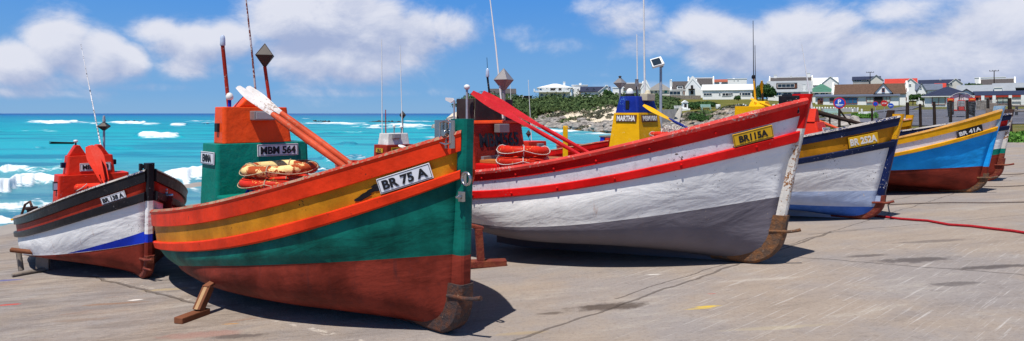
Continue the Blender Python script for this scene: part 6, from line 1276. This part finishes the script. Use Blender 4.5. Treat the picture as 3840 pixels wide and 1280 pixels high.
bush(2620,110,3.2,1.5,'wide dark green bush on the cliff lawn beside the monument',n=4500,size=.16,ry=2); bush(2602,109,1.4,1.1,'small bush touching the right side of the monument',n=900,size=.15)
bush(2622,84,1.5,1.3,'round green bush growing from the grey rock slope',n=2600,size=.13); bush(2600,86,.8,.9,'small bush just above the round green one on the rocks',n=700,size=.12)
bush(2850,165,1.9,4.2,'tall dark tree behind the yellow oar',name='tree',cat='tree',n=3200,size=.26,lift=.3); bush(2876,163,2.2,4.0,'broad dark tree left of the pale mansard roof',name='tree',cat='tree',n=3200,size=.26,lift=.3); bush(2838,150,.9,3.0,'narrow dark tree beside the long white house',name='tree',cat='tree',n=1600,size=.2,lift=.2)
bush(3423,152,1.1,1.8,'small round-headed tree with bare trunk, left of the pair by the blue-grey roof',name='tree',cat='tree',n=1800,size=.16,lift=.9); bush(3462,150,1.4,2.0,'round-headed tree with bare trunk, right of the pair by the blue-grey roof',name='tree',cat='tree',n=2200,size=.16,lift=.9)
bush(3645,205,3.0,2.6,'green tree crown rising behind the roofs above the tractor',name='tree',cat='tree',n=2600,size=.3,lift=3.2)
# ground cover by the slab
def cover(name,x0,x1,f0,f1,n,size,mat,label,h=.15,seed=3,dens=None):
    Rn=np.random.default_rng(seed); px=Rn.uniform(x0,x1,n); D=f0(px)+(f1(px)-f0(px))*Rn.random(n); nn=fbm((px-CX)/F*D*.9,D*.9,3,seed); keep=nn>(dens or .35); px,D=px[keep],D[keep]
    z=height(px,D); sl=gz((px-CX)/F*D,D); p=np.stack([(px-CX)/F*D,D,z+Rn.random(len(px))*h*(.4+nn[keep])],-1); nrm=Rn.normal(size=p.shape)+[0,0,1.0]; nrm/=np.linalg.norm(nrm,axis=1)[:,None]; a=np.cross(nrm,Rn.normal(size=p.shape)); a/=np.linalg.norm(a,axis=1)[:,None]; b_=np.cross(nrm,a); s=size*(.6+.8*Rn.random(len(p)))[:,None]
    o=quads(name,np.stack([p-a*s,p-b_*s*.5,p+a*s,p+b_*s*.5],1),mat,kind='stuff'); o['label']=label; return o
e0=lambda x:np.interp(x,[3100,3450,3840,4700,5600],[36.3,30.4,26.4,24.4,22.4])
cover('ground_creeper',3700,4700,lambda x:e0(x)-.5,lambda x:e0(x)+3.6,26000,.09,M['leafgreen'],'bright green creeper along the edge of the slab at the right',.35,3,.30)
cover('verge_weeds',3320,3560,lambda x:e0(x),lambda x:e0(x)+4,9000,.07,M['leafgreen'],'low green weeds on the verge before the fence',.18,4,.45)
cover('verge_flowers',3330,3560,lambda x:e0(x)+.5,lambda x:e0(x)+4,2200,.05,M['flower'],'small yellow flowers among the verge weeds',.25,5,.52)
cover('road_grass',3195,3290,lambda x:x*0+60,lambda x:x*0+76,5000,.16,M['leafgreen'],'green grass patch inside the road bend',.25,6,.45)
cover('fence_grass',3060,3260,lambda x:x*0+38,lambda x:x*0+46,6000,.11,M['leafgreen'],'grass behind the red wheelhouse',.2,8,.4)
# rocks on the verge and shore
def rocks(name,lst,mat,label,seed=2):
    Rn=random.Random(seed); k=MB()
    for x,D,s in lst:
        c=onland(x,D); vs=[]; n=8; m=5
        for j in range(m):
            for i in range(n):
                a=2*math.pi*i/n; e_=math.pi*(j/(m-1)-.5); q=s*Rn.uniform(.7,1.15); vs.append((c.x+q*1.3*math.cos(a)*math.cos(e_),c.y+q*math.sin(a)*math.cos(e_),c.z+q*.7*math.sin(e_)+s*.1))
        fs=[(j*n+i,j*n+(i+1)%n,(j+1)*n+(i+1)%n,(j+1)*n+i) for j in range(m-1) for i in range(n)]; k.add(vs,fs)
    o=k.build(name,M[mat]); o['kind']='stuff'; o['label']=label; return o
L_=[]
for i in range(150):
    x=R.uniform(1950,2300); D=np.interp(x,[1950,2150,2300],[142,115,97])+abs(R.gauss(0,8)); L_.append((x,D,R.uniform(.25,1.1)))
for i in range(120): x=R.uniform(2450,2980); L_.append((x,R.uniform(70,98),R.uniform(.1,.5)))
rocks('shore_rocks',L_,'rockgrey','grey boulders scattered over the rocky shore')
rocks('reef_rocks',[(R.uniform(1640,1760),R.uniform(118,128),R.uniform(.5,1.6)) for i in range(50)],'rockgrey','grey rocks at the water line behind the grey wind screen',7)
rocks('verge_stones',[(R.uniform(3330,3560),R.uniform(31.5,35),R.uniform(.05,.22)) for i in range(40)]+[(R.uniform(3090,3200),R.uniform(48,60),R.uniform(.2,.6)) for i in range(25)],'rockgrey','pale stones on the verge before the fence',9)
# ================================================================== sky, sun, camera
sd=Vector((-.34,-.68,1.72)).normalized()      # towards the sun
el=math.asin(sd.z); az=math.atan2(sd.x,sd.y)
L=bpy.data.lights.new('sun','SUN'); L.energy=4.6; L.angle=math.radians(.53); L.color=(1,.955,.88); lo=bpy.data.objects.new('sun',L); COL.objects.link(lo); lo.rotation_euler=(-sd).to_track_quat('-Z','Y').to_euler()
w=bpy.data.worlds.new('World'); SC.world=w; w.use_nodes=True; t=NT(w); bg=t.n['Background']
sk=t.add('ShaderNodeTexSky'); sk.sky_type='NISHITA'; sk.sun_disc=False; sk.sun_elevation=el; sk.sun_rotation=az; sk.air_density=1.0; sk.dust_density=.3; sk.ozone_density=2.5; sk.altitude=0
d=t.add('ShaderNodeTexCoord').outputs['Generated']; s=t.add('ShaderNodeSeparateXYZ'); t.l.new(d,s.inputs[0])
azn=t.math('ARCTAN2',s.outputs[0],s.outputs[1]); eln=t.math('ARCSINE',s.outputs[2])
cv=t.add('ShaderNodeCombineXYZ'); t.l.new(azn,cv.inputs[0]); t.l.new(eln,cv.inputs[1]); V=cv.outputs[0]
def ae(px,py): x=(px-CX)/F; z=(HY-py)/F; return math.atan(x), math.atan(z/math.sqrt(1+x*x))
BL=[(60,235,150,75,1.1),(215,160,120,85,1.15),(360,215,130,85,1.1),(470,225,80,60,1),(150,310,220,50,.55),
 (600,120,120,45,.95),(720,165,140,70,1.05),(860,150,100,60,.95),(690,250,90,50,.8),(830,250,60,50,.45),
 (1110,70,150,95,1.3),(1250,50,180,110,1.3),(1400,110,160,100,1.2),(1150,205,170,85,1.1),(1060,265,110,45,.75),(1330,225,180,70,1.1),(1560,130,110,85,1.1),(1680,110,110,60,.95),(1520,210,80,45,.8),
 (2320,80,140,70,.8),(2230,30,110,40,.6),(2450,170,200,60,.65),(2650,120,150,70,.9),(2800,180,220,100,1.1),(2990,120,180,80,1.1),(2900,260,420,60,.7),(3150,90,120,50,.95),(3100,200,250,110,1.1),(3400,220,350,130,1.1),(3700,170,300,170,1.15),(3400,60,260,80,.75),(3800,60,200,100,.9),(3250,310,600,50,.75),(2150,170,240,40,.45),(1950,130,200,45,.35),
 (2700,330,700,32,.55),(3300,260,700,70,.85),(3500,350,600,40,.7),(100,345,400,26,.5),(600,330,350,22,.38),(1200,345,500,20,.35),(150,60,400,25,.2),(-300,180,220,120,1.1),(-700,140,260,130,1.1),(4200,200,320,180,1.1),(4700,150,380,180,1.1),(300,330,300,25,.35),(1300,330,400,25,.2)]
def cover_(V):
    dens=None
    for px,py,rx,ry,k in BL:
        a,e_=ae(px,py); ax=rx/F*math.cos(a)**2*1.12; ay=ry/F*math.cos(a)*1.15
        sub=t.add('ShaderNodeVectorMath',operation='SUBTRACT'); t.l.new(V,sub.inputs[0]); sub.inputs[1].default_value=(a,e_,0)
        mu=t.add('ShaderNodeVectorMath',operation='MULTIPLY'); t.l.new(sub.outputs[0],mu.inputs[0]); mu.inputs[1].default_value=(1/ax,1/ay,0)
        dp=t.add('ShaderNodeVectorMath',operation='DOT_PRODUCT'); t.l.new(mu.outputs[0],dp.inputs[0]); t.l.new(mu.outputs[0],dp.inputs[1])
        v=t.math('DIVIDE',k*1.28,t.math('ADD',1,t.math('POWER',dp.outputs['Value'],1.5))); dens=v if dens is None else t.math('MAXIMUM',dens,v)
    return dens
def field(V):
    Vs=t.scale(V,(1,1.5,1)); n=t.noise(Vs,8,12,.64,.3); nl=t.noise(Vs,3.5,4,.5); tt=t.math('ADD',cover_(V),t.math('MULTIPLY',t.math('SUBTRACT',n,.5),1.7)); return t.math('ADD',tt,t.math('MULTIPLY',t.math('SUBTRACT',nl,.5),.5)),n,nl
up2=t.scale(V,(1,1,1),loc=(-.012,.026,0))
T0,n0,l0=field(V); T1,n1,l1=field(up2)
al=t.ramp(T0,.30,1.12)
rel=t.math('ADD',t.math('MULTIPLY',t.math('SUBTRACT',T0,T1),.50),t.math('MULTIPLY',t.math('SUBTRACT',n0,.5),.9))
br=t.math('ADD',.62,rel,clamp=True); thick=t.ramp(T0,.7,1.7); br=t.math('SUBTRACT',br,t.math('MULTIPLY',thick,.10))
grey=(.38,.45,.66,1); whi=(.80,.81,.89,1); cc=t.mix(t.ramp(br,.20,1.0),grey,whi)
# clear sky: the physical sky, deepened towards the photograph's polarised blue
skb=t.add('ShaderNodeVectorMath',operation='SCALE'); t.l.new(sk.outputs[0],skb.inputs[0]); skb.inputs['Scale'].default_value=.045
h=t.ramp(eln,0,.22); grad=t.mix(h,(.20,.42,.72,1),(.075,.29,.75,1)); hw=t.ramp(eln,.0,.035); grad=t.mix(hw,(.24,.44,.70,1),grad)
up_=t.ramp(eln,.25,.9); clear=t.mix(up_,grad,skb.outputs[0])
col=t.mix(t.math('MULTIPLY',al,.93),clear,cc); below=t.math('LESS_THAN',eln,-.002); col=t.mix(below,col,(.18,.28,.36,1))
sc_=t.add('ShaderNodeVectorMath',operation='SCALE'); t.l.new(col,sc_.inputs[0]); sc_.inputs['Scale'].default_value=9.0
t.l.new(sc_.outputs[0],bg.inputs['Color']); bg.inputs['Strength'].default_value=.10
cam=bpy.data.cameras.new('camera'); co_=bpy.data.objects.new('camera',cam); COL.objects.link(co_); co_.location=(0,0,H); co_.rotation_euler=(math.radians(90),0,0)
cam.sensor_width=36; cam.lens=F/3840*36; cam.shift_y=-(640-HY)/3840; cam.clip_start=.1; cam.clip_end=30000; SC.camera=co_
SC.view_settings.view_transform='Standard'; SC.view_settings.look='None'; SC.view_settings.exposure=.15; SC.view_settings.gamma=1
